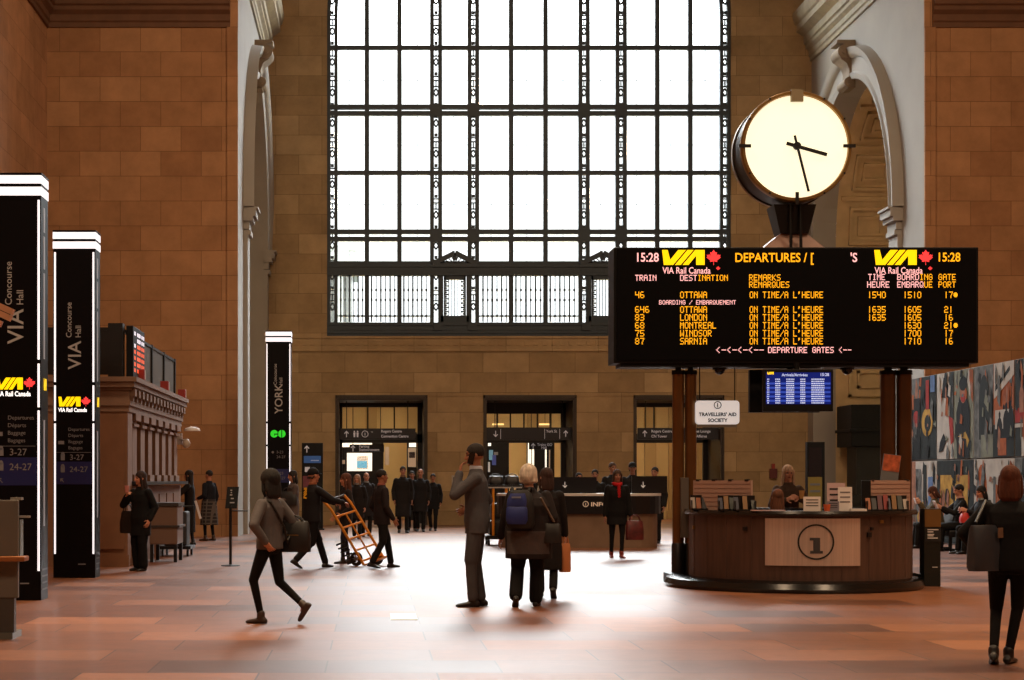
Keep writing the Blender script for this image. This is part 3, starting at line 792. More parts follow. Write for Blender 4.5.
# ================================================================ ROUND KIOSK
M_walnut = mat('dark_walnut_panels', (76, 53, 44), .45, var=.25, scale=3, stretch=(6, 6, .5))
M_ctop = mat('black_counter_top', (16, 14, 14), .25)
M_steel = mat('brushed_steel', (222, 206, 198), .3, metal=.7, var=.1, scale=5, stretch=(8, 8, .2))
KX, KY = (799 - VX) / (F / 24.2), 24.2          # kiosk axis
kio = thing('info_kiosk', 'round walnut information kiosk with a steel i plate and black top, under the departure board', 'kiosk', (KX, KY, 0))
RB, RC = 1.50, 1.56
m = MB(); m.lathe([(0, 0), (1.72, 0), (1.75, .05), (1.72, .12), (1.64, .15), (0, .15)], (-.09, 0, 0), 96); m.build('plinth', mat('gloss_black', (6, 6, 7), .22), kio, smooth=True)
m = MB(); m.box(-1.72, 1.80, .3, .95, 0, .148); m.build('rear_plinth', M_black, kio, bevel=.02)
m = MB(); m.lathe([(RB, .15), (RB, 1.0), (RB - .08, 1.0), (RB - .08, .15)], (0, 0, 0), 96)
for k in range(24):
    t = 2 * PI * (k + .5) / 24; m.bar((RB * math.cos(t), RB * math.sin(t), .17), (RB * math.cos(t), RB * math.sin(t), .98), .012, .012)
m.build('counter_wall', M_walnut, kio, smooth=True)
m = MB(); m.lathe([(RC - .5, 1.0), (RC, 1.0), (RC + .012, 1.025), (RC, 1.06), (RC - .5, 1.06), (RC - .5, 1.0)], (0, 0, 0), 96); m.build('counter_top', M_ctop, kio, smooth=True)
def cyl(u, v, w):                                   # arc length u from straight ahead, height v, out w
    t = u / RB; return ((RB + .008 + w) * math.sin(t), -(RB + .008 + w) * math.cos(t), v)
s_f = F / (KY - RB); u0, u1 = (769 - VX) / s_f - KX, (861 - VX) / s_f - KX
u0, u1 = RB * math.asin(u0 / RB), RB * math.asin(u1 / RB)
v0, v1 = HC + (VY - 566) / s_f, HC + (VY - 518.5) / s_f
m = MB(); n = 24; vv = []
for i in range(n + 1):
    u = u0 + (u1 - u0) * i / n; vv += [cyl(u, v0, -.004), cyl(u, v0, .008), cyl(u, v1, .008), cyl(u, v1, -.004)]
m.add(vv, [(4 * i + j, 4 * i + j + 1, 4 * i + 5 + j, 4 * i + 4 + j) for i in range(n) for j in range(3)]); pl = m.build('info_plate', M_steel, kio, smooth=True)
uc = RB * math.asin(((816 - VX) / s_f - KX) / RB); vc = HC + (VY - 542) / s_f
ci = lambda u, v, w: cyl(u, v, .014)
m = MB(); ring_into(m, uc, vc, .232, .022, ci, 56); m.build('ring', M_ink, pl)
m = MB()
for a_, b_, c_, d_ in ((-.075, .085, -.15, -.115), (-.035, .05, -.12, .045), (-.08, .05, .02, .055)): m.sheet([(uc + a_, vc + c_), (uc + b_, vc + c_), (uc + b_, vc + d_), (uc + a_, vc + d_)], ci)
m.build('letter_i', mat('dark_grey_enamel', (56, 54, 58), .5), pl)
for nm, px, py, w_, h_, mm in (('keyhole', 711, 530, .05, .05, M_brass), ('socket', 751.5, 529.5, .06, .05, M_black), ('socket', 871, 535, .06, .06, M_black), ('socket', 874, 529, .04, .04, M_black), ('switch', 885, 522, .06, .04, M_brass)):
    u = RB * math.asin(max(-.99, min(.99, ((px - VX) / s_f - KX) / RB))); v = HC + (VY - py) / s_f
    m = MB(); p = [cyl(u + i * w_ / 2, v + j * h_ / 2, w) for w in (-.004, .02) for i, j in ((-1, -1), (1, -1), (1, 1), (-1, 1))]
    m.add(p, [(4, 5, 6, 7), (0, 1, 5, 4), (1, 2, 6, 5), (2, 3, 7, 6), (3, 0, 4, 7)]); m.build(nm, mm, kio)
# things on the counter (top at z = 1.06)
def on_counter(px, back=0):                        # back: how far behind the front edge of the top
    r_ = RC - .25 - back; Y = KY - math.sqrt(max(.02, r_ * r_ - .0))
    for _ in range(6):
        X = (px - VX) / (F / Y); Y = KY - math.sqrt(max(.04, r_ * r_ - (X - KX) ** 2))
    return Vector((X, Y, 1.06))
ZT = 1.06
M_pegs = mat('pale_pink_screen', (170, 138, 124), .7)
for (px0, px1, lab, n0) in ((694, 752, 'pale panel screen with brochure pockets at the left end of the round kiosk counter', 4), (869, 909, 'pale panel screen behind brochures at the right end of the round kiosk counter', 2)):
    pa, pb = on_counter(px0, -.02), on_counter(px1, -.02) if px0 < 800 else on_counter(px1, -.02)
    t = thing('counter_screen', lab, 'screen', ((pa.x + pb.x) / 2, (pa.y + pb.y) / 2, ZT)); d = (pb - pa); L_ = d.length; t.rotation_euler = (0, 0, math.atan2(d.y, d.x))
    m = MB(); m.box(-L_ / 2, L_ / 2, -.015, .015, 0, .40)
    m.build('panel', M_pegs, t)
    m = MB()
    for k in range(6): m.box(-L_ / 2 + .02, L_ / 2 - .02, -.02, -.014, .05 + k * .06, .056 + k * .06)
    m.build('ribs', mat('screen_ribs', (140, 110, 98), .7), t)
    for k in range(n0): x = -L_ / 2 + .08 + k * (L_ - .16) / (n0 - 1); m = MB(); m.box(x - .03, x + .03, -.022, .02, .39, .415); m.build('clip', M_black, t)
cols = [(120, 34, 30), (44, 46, 66), (120, 84, 40), (50, 56, 54), (150, 138, 130), (140, 76, 36), (30, 28, 36), (84, 44, 52)]
def brochures(px, lab, n, grp):
    p = on_counter(px, -.16)
    t = thing('brochure_rack', lab, 'rack', (p.x, p.y, ZT), 0, grp)
    m = MB(); m.box(-.14, .14, -.05, .06, 0, .02); m.box(-.14, -.13, -.05, .06, 0, .13); m.box(.13, .14, -.05, .06, 0, .13); m.box(-.14, .14, .045, .06, 0, .2); m.build('rack', M_black, t)
    for k in range(n):
        x = -.115 + k * .23 / max(1, n - 1); q = MB(); r0 = random.uniform(.13, .22)
        q.add([(x - .03, -.03, .02), (x + .03, -.03, .02), (x + .03, .03, r0), (x - .03, .03, r0), (x - .03, -.02, .02), (x + .03, -.02, .02), (x + .03, .04, r0), (x - .03, .04, r0)], [(0, 1, 2, 3), (7, 6, 5, 4), (0, 4, 5, 1), (2, 6, 7, 3), (1, 5, 6, 2), (0, 3, 7, 4)])
        q.build('brochures', mat('brochure_%d' % ((k + int(px)) % 8), cols[(k + int(px)) % 8], .5), t)
for px, lab, n in ((700, 'rack of dark leaflets at the far left of the round kiosk counter', 4), (729, 'rack of bright leaflets in front of the pale left screen on the round kiosk', 4), (745, 'small rack of leaflets at the right edge of the pale left screen', 3), (877, 'rack of leaflets left of the outermost one at the right end of the kiosk counter', 4), (897, 'rack of leaflets at the extreme right of the round kiosk counter', 4)):
    brochures(px, lab, n, 'leaflet racks on the round kiosk')
def placard(px, py0, py1, w_px, lab, col, nm='paper_notice', back=.0, tilt=.0, inner=None, cat='notice', grp=None):
    p = on_counter(px, back); s_ = F / p.y; h = (py1 - py0) / s_; w_ = w_px / s_
    t = thing(nm, lab, cat, (p.x, p.y, ZT), 0, grp)
    m = MB(); m.box(-w_ / 2, w_ / 2, -.006, .006, 0, h); m.build('sheet', col, t)
    m = MB(); m.box(-w_ / 2 + .01, w_ / 2 - .01, .006, .10, 0, .008); m.bar((0, .005, h * .7), (0, .095, .004), .03, .006); m.build('stand', M_glass2, t)
    q = MB(); 
    for k in range(3): z = h * (.35 + .2 * k); q.box(-w_ * .36, w_ * .36, -.008, -.005, z, z + h * .06)
    q.build('print', inner or M_ink, t)
    return t
M_glass2 = mat('clear_acrylic', (190, 190, 190), .15)
M_paper = mat('white_paper', (216, 208, 206), .8)
M_paperp = mat('pinkish_paper', (190, 160, 160), .8)
M_oli = mat('olive_frame', (120, 112, 60), .6)
placard(815, 477, 511, 14, 'tall olive framed notice beside the standing customer at the kiosk', M_oli, 'framed_notice', .0, inner=mat('slate_print', (96, 104, 116), .7))
placard(812, 496.5, 511, 17, 'white square card holder in front of the olive framed notice', M_paper, back=-.14)
placard(836, 483, 511, 18, 'pinkish paper notice standing behind the white one at the kiosk centre right', M_paperp, back=.08)
placard(845, 487, 511, 14, 'white paper notice with black lines right of the centre of the kiosk counter', M_paper, back=-.06, inner=mat('grey_print', (110, 104, 104), .7))
placard(833, 501, 511, 12, 'low grey card at the foot of the pinkish notice', mat('grey_card', (120, 116, 128), .7), back=-.2)
# tilted poster near the right posts
p = on_counter(886, .18)
t = thing('poster_stand', 'tilted orange and grey poster on a stand beside the right bronze posts', 'poster', (p.x, p.y, ZT)); t.rotation_euler = (0, R(8), 0)
m = MB(); m.box(-.12, .12, -.008, .008, .36, .76); m.build('poster', mat('grey_poster', (104, 104, 106), .5), t)
m = MB(); m.box(-.115, .115, -.011, -.006, .53, .755); m.build('picture', mat('orange_picture', (170, 84, 52), .5, var=.5, scale=14), t)
m = MB(); m.tube((0, .02, 0), (0, .02, .5), .015); m.lathe([(0, 0), (.09, 0), (.09, .015), (0, .02)], (0, .02, 0), 20); m.build('stand', M_black, t)
for px, c_, lab in ((840, (196, 84, 44), 'small orange cup on the kiosk counter right of the white card holder'),):
    pass
p = on_counter(827, -.2); t = MB(); t.lathe([(0, 0), (.035, 0), (.045, .09), (.04, .09), (.03, .01), (0, .01)], (0, 0, 0), 20)
o = t.build('paper_cup', mat('orange_card', (200, 92, 50), .6), None, smooth=True); o.location = (p.x, p.y, ZT); tag(o, 'small orange cup on the kiosk counter beside the grey card', 'cup')
p = on_counter(866, -.05); t = thing('computer_monitor', 'black back of a small monitor between the white notice and the right screen', 'monitor', (p.x, p.y, ZT))
m = MB(); m.box(-.06, .06, -.02, .03, .06, .4); m.build('casing', M_house, t, bevel=.008); m = MB(); m.box(-.05, .05, -.05, .06, 0, .012); m.box(-.02, .02, 0, .02, .01, .1); m.build('foot', M_house, t)
p = on_counter(768, -.15); t = MB(); t.box(-.22, .22, -.06, .06, 0, .012); o = t.build('leaflet_pile', M_paperp); o.location = (p.x, p.y, ZT); tag(o, 'flat pile of pale leaflets on the kiosk counter in front of the seated clerk', 'papers')
p = on_counter(858, -.17); t = MB(); t.box(-.1, .1, -.05, .05, 0, .03); o = t.build('card_tray', M_paper); o.location = (p.x, p.y, ZT); tag(o, 'low white tray on the kiosk counter right of the white notice', 'tray')
# ================================================================ LIT TOTEM SIGNS
M_tot = mat('totem_black', (7, 6, 10), .4, spec=.15)
M_blue = mat('totem_blue_band', (20, 28, 86), .4)
M_gtxt = mat('grey_sign_text', (150, 142, 134), .6, emit=.12)
M_dtxt = mat('dim_sign_text', (110, 106, 108), .6, emit=.06)
M_strip = mat('totem_light', (250, 250, 255), emit=.92)
M_green = mat('green_sign_light', (40, 200, 40), emit=.8)
def totem(px_r, foot, label, kind, w=.63, d=.46, H=5.2):
    s = (foot - VY) / HC; xr = (px_r - VX) / s; Y = F / s
    t = thing('totem_sign', label, 'sign', (xr - w / 2, Y + d / 2, 0), 0, None)
    h = w / 2; yf = -d / 2
    m = MB(); m.box(-h, h, -d / 2, d / 2, 0, H - .02); m.build('body', M_tot, t, bevel=.008)
    c = MB()
    for z0, z1 in ((H - .13, H - .03), (H - .275, H - .17)):
        c.box(-h - .006, h + .006, yf - .006, d / 2 + .006, z0, z1)
    c.build('light_crown', M_strip, t)
    c = MB(); c.box(-h - .008, h + .008, yf - .008, d / 2 + .008, H - .015, H); c.build('cap', M_tot, t)
    for sx in (-1, 1):
        for z0, z1 in ((.36, 2.31), (2.35, 2.88), (2.93, H - .33)):
            c = MB(); c.box(sx * (h - .028) - .013, sx * (h - .028) + .013, yf - .008, yf + .02, z0, z1); c.build('light_strip', M_strip, t)
    # thin strips on the visible flank, their reflected shine painted as faint emission
    c = MB()
    for z0, z1 in ((.9, 2.2), (2.95, 4.0), (4.05, 4.45), (4.5, 4.8)): c.box(h - .005, h + .004, yf + .16, yf + .24, z0, z1)
    c.build('flank_strip', mat('flank_reflection_glow', (150, 150, 156), .4, emit=.25), t)
    c = MB()
    for z in (.12, .2, .28, .36): c.box(h - .005, h + .004, yf + .05, d / 2 - .05, z, z + .02)
    c.build('base_louvres', mat('louvre_grey', (60, 58, 60), .4), t)
    fn = lambda u, v, w_: (u, yf - .006 - w_, v)
    rot = lambda x, z: (lambda u, v, w_: fn(x - v, z + u, w_))
    m = MB(); text_into(m, 'YORK' if kind == 'york' else 'VIA', .2, rot(.10, 3.12), bold=.01)
    z2 = 3.12 + (.72 if kind == 'york' else .47)
    text_into(m, 'Concourse', .085, rot(-.04, z2), bold=.004); text_into(m, 'Hall', .085, rot(.10, z2), bold=.004)
    m.build('place_name', M_gtxt, t)
    if kind == 'york':
        m = MB()
        for cx in (-.105, .085):
            disc_into(m, cx, 2.62, .095, fn, 28)
        m.build('transit_emblem', M_green, t)
        m = MB(); m.box(-.105, -.01, yf - .012, yf - .007, 2.60, 2.625); m.box(-.1, -.09, yf - .012, yf - .007, 2.56, 2.62); m.box(.075, .095, yf - .012, yf - .007, 2.52, 2.72); m.box(-.02, .0, yf - .012, yf - .007, 2.52, 2.72); m.build('emblem_gaps', M_tot, t)
    else:
        m = MB(); rail_logo_into(m, -.235, 2.565, .33, .145, fn); m.build('emblem', M_yel, t)
        m = MB(); leaf_into(m, .175, 2.64, .075, fn); m.build('maple_leaf', M_red, t)
        m = MB(); text_into(m, 'VIA Rail Canada', .06, lambda u, v, w_: fn(-.235 + u, 2.485 + v, w_), bold=.03, sx=.78); m.build('emblem_text', M_white, t)
        m = MB(); rail_logo_into(m, -.08, 2.565, .18, .145, lambda u, v, w_: (h + .006, u, v)); m.build('flank_emblem', M_yel, t)
    m = MB()
    if kind == 'york':
        text_into(m, '3-23', .07, lambda u, v, w_: fn(-.05 + u, 2.13 + v, w_)); text_into(m, '24-27', .07, lambda u, v, w_: fn(-.05 + u, 2.01 + v, w_))
        disc_into(m, -.14, 2.16, .03, fn, 14)
    else:
        for k, s_ in enumerate(('Departures', 'Départs', 'Baggage', 'Bagages')): text_into(m, s_, .05, lambda u, v, w_: fn(-.09 + u, 2.2 - k * .092 + v, w_))
        m.sheet([(-.24, 2.0), (-.15, 2.0), (-.15, 2.05), (-.24, 2.05)], fn)
        m.sheet([(-.27, 1.875), (.25, 1.875), (.25, 1.88), (-.27, 1.88)], fn)
    m.build('directory_text', M_dtxt, t)
    m = MB(); m.box(-.27, .265, yf - .003, yf + .01, 1.40, 1.74); m.build('blue_band', M_blue, t)
    m = MB()
    f2 = lambda u, v, w_: fn(u, v, w_)
    if kind == 'york': text_into(m, '3-23', .07, lambda u, v, w_: fn(-.05 + u, 1.6 + v, w_)); text_into(m, '24-27', .07, lambda u, v, w_: fn(-.05 + u, 1.48 + v, w_)); disc_into(m, -.14, 1.63, .03, fn, 14)
    else:
        text_into(m, '3-27', .085, lambda u, v, w_: fn(-.07 + u, 1.765 + v, w_)); text_into(m, '24-27', .085, lambda u, v, w_: fn(-.07 + u, 1.585 + v, w_))
        for z in (1.80, 1.62): m.sheet([(-.2, z - .04), (-.14, z - .04), (-.14, z + .05), (-.2, z + .05)], fn); disc_into(m, -.17, z + .06, .025, fn, 12)
        arrow_into(m, -.18, 1.46, .04, R(45), fn)
    m.build('track_numbers', M_dtxt, t)
    m = MB(); m.box(.06, .17, yf - .004, yf, .2, .215); m.build('maker_plate', M_dtxt, t)
    return t
totem(41, 600.5, 'tallest black lit totem sign, nearest the left edge beside the grey desk', 'via')
totem(95.3, 578, 'black lit totem sign in front of the ticket hall pilaster, second from the left', 'via')
totem(291, 538.6, 'farthest black lit totem sign with a green double disc, against the tan end wall', 'york')

# ================================================================ TICKET HALL FRONT
M_tk = mat('brown_ticket_stone', (122, 84, 58), .7, var=.12, scale=3)
M_tk2 = mat('ticket_cornice_stone', (124, 96, 78), .7, var=.12, scale=4)
TX0, TX1, TY0, TY1 = XL, -4.1, 29.5, 37.7
tk = thing('ticket_office', 'brown stone ticket office front with square columns and a bracketed cornice', 'ticket office', ((TX0 + TX1) / 2, (TY0 + TY1) / 2, 0))
cx, cy = (TX0 + TX1) / 2, (TY0 + TY1) / 2
def lk(x0, x1, y0, y1, z0, z1): return (x0 - cx, x1 - cx, y0 - cy, y1 - cy, z0, z1)
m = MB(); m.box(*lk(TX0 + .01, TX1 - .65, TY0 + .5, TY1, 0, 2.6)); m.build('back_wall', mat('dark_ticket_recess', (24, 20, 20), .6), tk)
m = MB(); m.box(*lk(TX0 + .01, TX1, TY0, TY0 + .55, 0, 2.62)); m.box(*lk(TX1 - .55, TX1 + .02, TY0 - .02, TY0 + .1, 0, .2)); m.box(*lk(TX1 - .5, TX1 - .06, TY0 - .03, TY0, .3, 2.5)); m.build('end_pilaster', M_tk, tk)
m = MB(); m.box(*lk(TX1 - .6, TX1, TY0 + .5, TY1, 0, 1.36)); 
for k in range(6): y = TY0 + .7 + k * 1.2; m.box(*lk(TX1 - .02, TX1 + .02, y, y + 1.0, .2, 1.2))
m.build('counter_front', M_tk, tk)
m = MB(); m.box(*lk(TX1 - .7, TX1 + .16, TY0 + .5, TY1, 1.38, 1.44)); m.build('counter_ledge', M_black, tk)
for k in range(7):
    y = TY0 + .95 + k * 1.08
    m = MB(); m.box(*lk(TX1 - .40, TX1 - .05, y, y + .56, 1.44, 2.5)); m.box(*lk(TX1 - .44, TX1 - .01, y - .04, y + .60, 1.44, 1.56)); m.box(*lk(TX1 - .44, TX1 - .01, y - .04, y + .60, 2.40, 2.45)); m.box(*lk(TX1 - .48, TX1 + .02, y - .07, y + .63, 2.5, 2.62))
    m.build('column', M_tk, tk)
ent = MB()
for z0, z1, o in ((2.62, 2.72, .02), (2.72, 2.80, .05), (2.80, 2.98, .03), (2.98, 3.03, .07), (3.03, 3.12, .13), (3.12, 3.2, .17)):
    ent.box(*lk(TX0 + .01, TX1 + o, TY0 - o, TY1 + o * .3, z0, z1))
ent.build('cornice', M_tk2, tk)
for k in range(16):
    y = TY0 + .02 + k * .52; m = MB(); m.box(*lk(TX1 + .02, TX1 + .12, y, y + .22, 2.88, 3.0)); m.box(*lk(TX1 + .02, TX1 + .08, y + .03, y + .19, 2.8, 2.9))
    m.build('bracket', M_tk2, tk)
# screen rail on top of the cornice
sx = TX1 - .10
m = MB(); m.box(*lk(sx - .25, sx + .0, TY0 + .1, TY0 + .35, 3.2, 4.12)); m.build('rail_pier', M_black, tk)
for k in range(4):
    y = TY0 + 1.95 + k * 1.95; m = MB(); m.box(*lk(sx - .06, sx + .03, y, y + .1, 3.2, 4.05)); m.build('rail_post', M_black, tk)
    y0 = TY0 + .35 if k == 0 else y - 1.85
    if k: m = MB(); m.box(*lk(sx - .02, sx - .005, y0, y, 3.25, 3.98)); m.build('rail_pane', mat('grey_rail_pane', (86, 80, 72), .4), tk)
m = MB(); m.box(*lk(sx - .05, sx + .02, TY0 + .35, TY0 + 7.7, 3.98, 4.03)); m.build('rail_top', M_black, tk)
m = MB(); m.box(*lk(TX0 + .3, sx - .25, TY0 + .12, TY0 + .16, 4.0, 4.05)); m.box(*lk(TX0 + .3, sx - .25, TY0 + .13, TY0 + .15, 3.25, 4.0)); m.build('rail_return', M_black, tk)
# train screen above the ticket windows
ts = thing('train_screen', 'small red and white train list screen on top of the ticket office cornice', 'screen', (sx + .02, TY0 + .38, 3.2))
m = MB(); m.box(0, .12, 0, 1.5, .02, .9); m.build('casing', M_house, ts, bevel=.01)
fx = lambda u, v, w: (.124, u, v)
m1, m2 = MB(), MB()
for r in range(7):
    z = .78 - r * .105
    for c0, c1 in ((.1, .3), (.48, .92), (1.04, 1.2), (1.27, 1.42)):
        if r == 1 and c0 == .1: continue
        (m1 if r < 2 or (r == 2 and c0 < .2) else m2).sheet([(c0, z - .03), (c1, z - .03), (c1, z + .035), (c0, z + .035)], fx)
m1.build('white_rows', mat('white_led', (230, 226, 240), emit=.8), ts); m2.build('red_rows', mat('orange_led', (240, 90, 40), emit=.7), ts)
# small red and white boxes standing on the cornice
M_redbox = mat('red_box', (140, 34, 26), .5); M_whitebox = mat('white_box_end', (200, 190, 185), .5)
for k, y in enumerate((TY0 + 1.05, TY0 + 4.7, TY0 + 7.8)):
    bxo = thing('alarm_light', ['red lamp box on the ticket cornice right under the train list screen', 'red lamp box on the ticket cornice below the middle rail post', 'red lamp box at the far end of the ticket cornice'][k], 'lamp', (TX1 + .06, y, 3.2), 0, 'red lamp boxes on the ticket cornice')
    m = MB(); m.box(-.08, .08, 0, .16, 0, .2); m.build('lamp_box', M_redbox, bxo, bevel=.01); m = MB(); m.box(-.085, .085, .12, .18, .03, .19); m.build('lens', M_whitebox, bxo)
cc = thing('security_camera', 'white security camera on a bracket at the end of the ticket office front', 'camera', (TX1 - .02, TY1 + .02, 2.35)); 
m = MB(); m.box(-.05, .05, -.02, .05, -.12, .12); m.tube((0, -.05, 0), (.12, -.1, -.05), .025); m.build('bracket', M_whitebox, cc)
m = MB(); m.ell((.15, -.12, -.1), (.09, .09, .1)); m.build('head', mat('camera_white', (190, 176, 160), .4), cc, smooth=True)
sl = thing('hanging_lamp', 'slim pale lamp shade at the far end of the ticket office columns', 'lamp', (TX1 + .26, TY1 - .12, 2.52))
m = MB(); m.lathe([(.18, .0), (.16, .05), (.04, .09), (0, .09)], (0, 0, 0), 20); m.tube((0, 0, .08), (-.04, 0, .10), .012); m.build('shade', M_whitebox, sl)

# machine and trolley by the counter
mc = thing('ticket_machine', 'grey and brown waist high ticket machine by the ticket counter behind the woman in black', 'machine', (-3.72, 31.6, 0), 0)
m = MB(); m.box(-.22, .28, -.5, .45, .32, 1.0); m.build('cabinet', mat('machine_brown', (110, 84, 70), .5), mc, bevel=.02)
m = MB(); m.box(-.24, .3, -.52, .47, 1.0, 1.06); m.box(-.24, .32, -.52, .47, .62, .66); m.build('shelf', mat('machine_rail', (56, 50, 48), .4), mc)
for x in (-.18, .24):
    for y in (-.45, .4): m = MB(); m.box(x - .03, x + .03, y - .03, y + .03, 0, .32); m.build('leg', M_black, mc)
tr = thing('luggage_trolley', 'dark low luggage trolley at the ticket counter between the two waiting people', 'trolley', (-3.75, 33.9, 0))
m = MB(); m.box(-.3, .3, -.45, .45, .14, .2); m.build('deck', M_black, tr)
m = MB(); m.path([(-.25, .45, .18), (-.25, .5, .95), (.25, .5, .95), (.25, .45, .18)], .02); m.build('handle', M_black, tr)
for x in (-.24, .24):
    for y in (-.36, .36): m = MB(); m.tube((x - .02, y, .07), (x + .02, y, .07), .07, .07, 16); m.build('wheel', M_black, tr)
cs = thing('suitcase', 'dark suitcase standing on the low trolley at the ticket counter', 'suitcase', (-3.75, 33.85, .2)); m = MB(); m.box(-.22, .22, -.3, .3, 0, .66); m.build('shell', mat('charcoal_case', (34, 30, 32), .6), cs, bevel=.04)
m = MB(); m.path([(0, -.1, .66), (0, -.1, .72), (0, .1, .72), (0, .1, .66)], .012); m.build('handle', M_black, cs)

# pedestal sign
g = ground(230.5, 566)
ps = thing('pedestal_sign', 'thin black pedestal sign with a small shelf left of the walking woman', 'sign stand', (g.x, g.y, 0)); 
m = MB(); m.lathe([(0, 0), (.16, 0), (.16, .015), (.03, .03), (0, .03)], (0, 0, 0), 28); m.build('base', M_black, ps, smooth=True)
m = MB(); m.tube((0, 0, .02), (0, 0, 1.02), .025); m.build('pole', M_black, ps, smooth=True)
m = MB(); m.add([(-.09, -.02, .98), (.11, -.02, .98), (.14, .06, 1.35), (-.06, .06, 1.35), (-.09, .02, .98), (.11, .02, .98), (.14, .1, 1.35), (-.06, .1, 1.35)], [(0, 1, 2, 3), (7, 6, 5, 4), (0, 4, 5, 1), (1, 5, 6, 2), (2, 6, 7, 3), (3, 7, 4, 0)]); m.build('sign_board', M_house, ps)
m = MB(); fn = lambda u, v, w: (u + (v - .98) * .08, -.024 + (v - .98) * .216, v)
for z, a_, b_ in ((1.24, -.02, .0), (1.28, -.03, .0), (1.2, -.03, .01), (1.14, -.01, .04), (1.07, -.02, .06)): m.sheet([(a_, z), (b_, z), (b_, z + .02), (a_, z + .02)], fn)
m.build('sign_text', M_gtxt, ps)
m = MB(); m.box(.02, .3, -.1, .08, .93, .95); m.build('shelf', M_black, ps)

# grey desk with wooden ledges at the picture's left edge
ds = thing('service_desk', 'grey metal service desk with a wooden ledge at the left edge of the picture', 'desk', (-3.75, 16.6, 0))
M_grey = mat('warm_grey_panel', (104, 100, 94), .45); M_wood = mat('ledge_wood', (150, 92, 48), .5, var=.2, scale=6, stretch=(1, 6, 6))
s_ = F / 16.1
def dx(px): return (px - VX) / s_ + 3.75
def dz(py): return HC + (VY - py) / s_
m = MB(); m.box(-1.2, dx(18), -.5, -.44, dz(598), dz(500)); m.build('upper_panel', M_grey, ds, bevel=.01)
m = MB(); m.box(-1.2, dx(14), -.49, -.40, .06, dz(598)); m.build('lower_panel', mat('darker_grey_panel', (70, 68, 66), .45), ds)
m = MB(); m.box(-1.2, dx(13.0), -.52, -.1, 0, .06); m.build('kick_plate', mat('steel_kick', (120, 124, 120), .4, metal=.5), ds)
m = MB(); m.box(-1.2, dx(27), -.62, -.40, dz(561), dz(556)); m.build('ledge', M_wood, ds, bevel=.012)
m = MB(); m.box(dx(9), dx(20), -.44, -.34, dz(500), dz(498) + .005); m.box(dx(15), dx(28), -.44, -.38, dz(518), dz(516)); m.build('bracket', mat('pale_bracket', (150, 146, 140), .4), ds)
for z in (.2,): m = MB(); m.box(dx(17), dx(19), -.44, -.3, dz(556), dz(520)); m.build('side_fin', mat('glassy_fin', (110, 120, 116), .3), ds)
# the desk's tilted wooden hood
hd = MB()
a_, b_ = (dx(0) - .8, dz(309) + .28), (dx(11), dz(316))
m = MB(); m.bar((dx(0) - .9, -.2, dz(309) + .40), (dx(9.5), -.2, dz(317.5)), .5, .06, up=(0, 1, 0)); m2 = MB()
m = MB(); ux = Vector((dx(11) - (dx(0) - .9), 0, dz(316) - (dz(308) + .34))).normalized()
pa = Vector((dx(0) - .9, 0, dz(308) + .36)); pb = Vector((dx(10), 0, dz(318)))
m.bar(pa + Vector((0, -.3, 0)), pb + Vector((0, -.3, 0)), .10, .6, up=(0, 0, 1)); 
m = MB(); n_ = Vector((ux.z, 0, -ux.x)); th = .055
for k in range(3):
    off = n_ * (-.06 + k * .062 + (.02 if k == 2 else 0)); sh = (0, 0, .06)[k]
    q0, q1 = pa + off, pb + off - ux * sh
    m.add([q0 + Vector((0, -.5, 0)) - n_ * .028, q1 + Vector((0, -.5, 0)) - n_ * .028, q1 + Vector((0, -.42, 0)) - n_ * .028, q0 + Vector((0, -.42, 0)) - n_ * .028, q0 + Vector((0, -.5, 0)) + n_ * .028, q1 + Vector((0, -.5, 0)) + n_ * .028, q1 + Vector((0, -.42, 0)) + n_ * .028, q0 + Vector((0, -.42, 0)) + n_ * .028], [(3, 2, 1, 0), (4, 5, 6, 7), (0, 1, 5, 4), (1, 2, 6, 5), (2, 3, 7, 6), (3, 0, 4, 7)])
m.build('wooden_hood', mat('hood_wood', (214, 160, 124), .5, var=.2, scale=5), ds)
m = MB(); m.box(-1.15, -1.05, -.1, .0, .06, dz(300) + .5); m.build('hood_post', M_grey, ds)
# ================================================================ INFO DESK AT THE END OF THE HALL
M_dstone = mat('desk_stone', (116, 92, 72), .6, var=.12, scale=3)
M_dblack = mat('desk_black_band', (12, 11, 14), .3)
YD = 37.6; sD = F / YD
def ex(px): return (px - VX) / sD
def ez(py): return HC + (VY - py) / sD
dcx = (ex(500) + ex(664)) / 2
dk = thing('info_desk', 'long stone information desk with black INFO band and rounded ends, left of the kiosk', 'desk', (dcx, YD + .6, 0))
hw = (ex(664) - ex(500)) / 2
def stadium(h, d, n=12):
    pts = []
    for i in range(n + 1):
        t = -PI / 2 + PI * i / n; pts.append((h - d + d * math.cos(t), d * math.sin(t)))
    for i in range(n + 1):
        t = PI / 2 + PI * i / n; pts.append((-h + d + d * math.cos(t), d * math.sin(t)))
    return pts
def slab(h, d, z0, z1): 
    m = MB(); m.poly([stadium(h, d)], lambda u, v, t: (u, v, z0 + t), z1 - z0); return m
slab(hw - .05, .56, 0, ez(513)).build('stone_base', M_dstone, dk)
slab(hw - .1, .52, 0, .1).build('kick_plate', M_black, dk)
m = MB(); q = [(-hw, .62), (hw, .62)]
m.poly([stadium(hw + .02, .63)], lambda u, v, t: (u, v, ez(514) + t), ez(496) - ez(514)); m.build('black_band', M_dblack, dk)
slab(hw + .03, .66, ez(496), ez(493.5)).build('counter_top', mat('pale_counter', (196, 192, 190), .4), dk)
fd = lambda u, v, w: (ex(u) - dcx, -.637, ez(-v))
m = MB(); ring_into(m, 585.5, -504, 3.0, .7, fd, 24); text_into(m, 'i', 3, lambda u, v, w: fd(585.5 + u, -505.6 + v, w), align='CENTER', bold=.04)
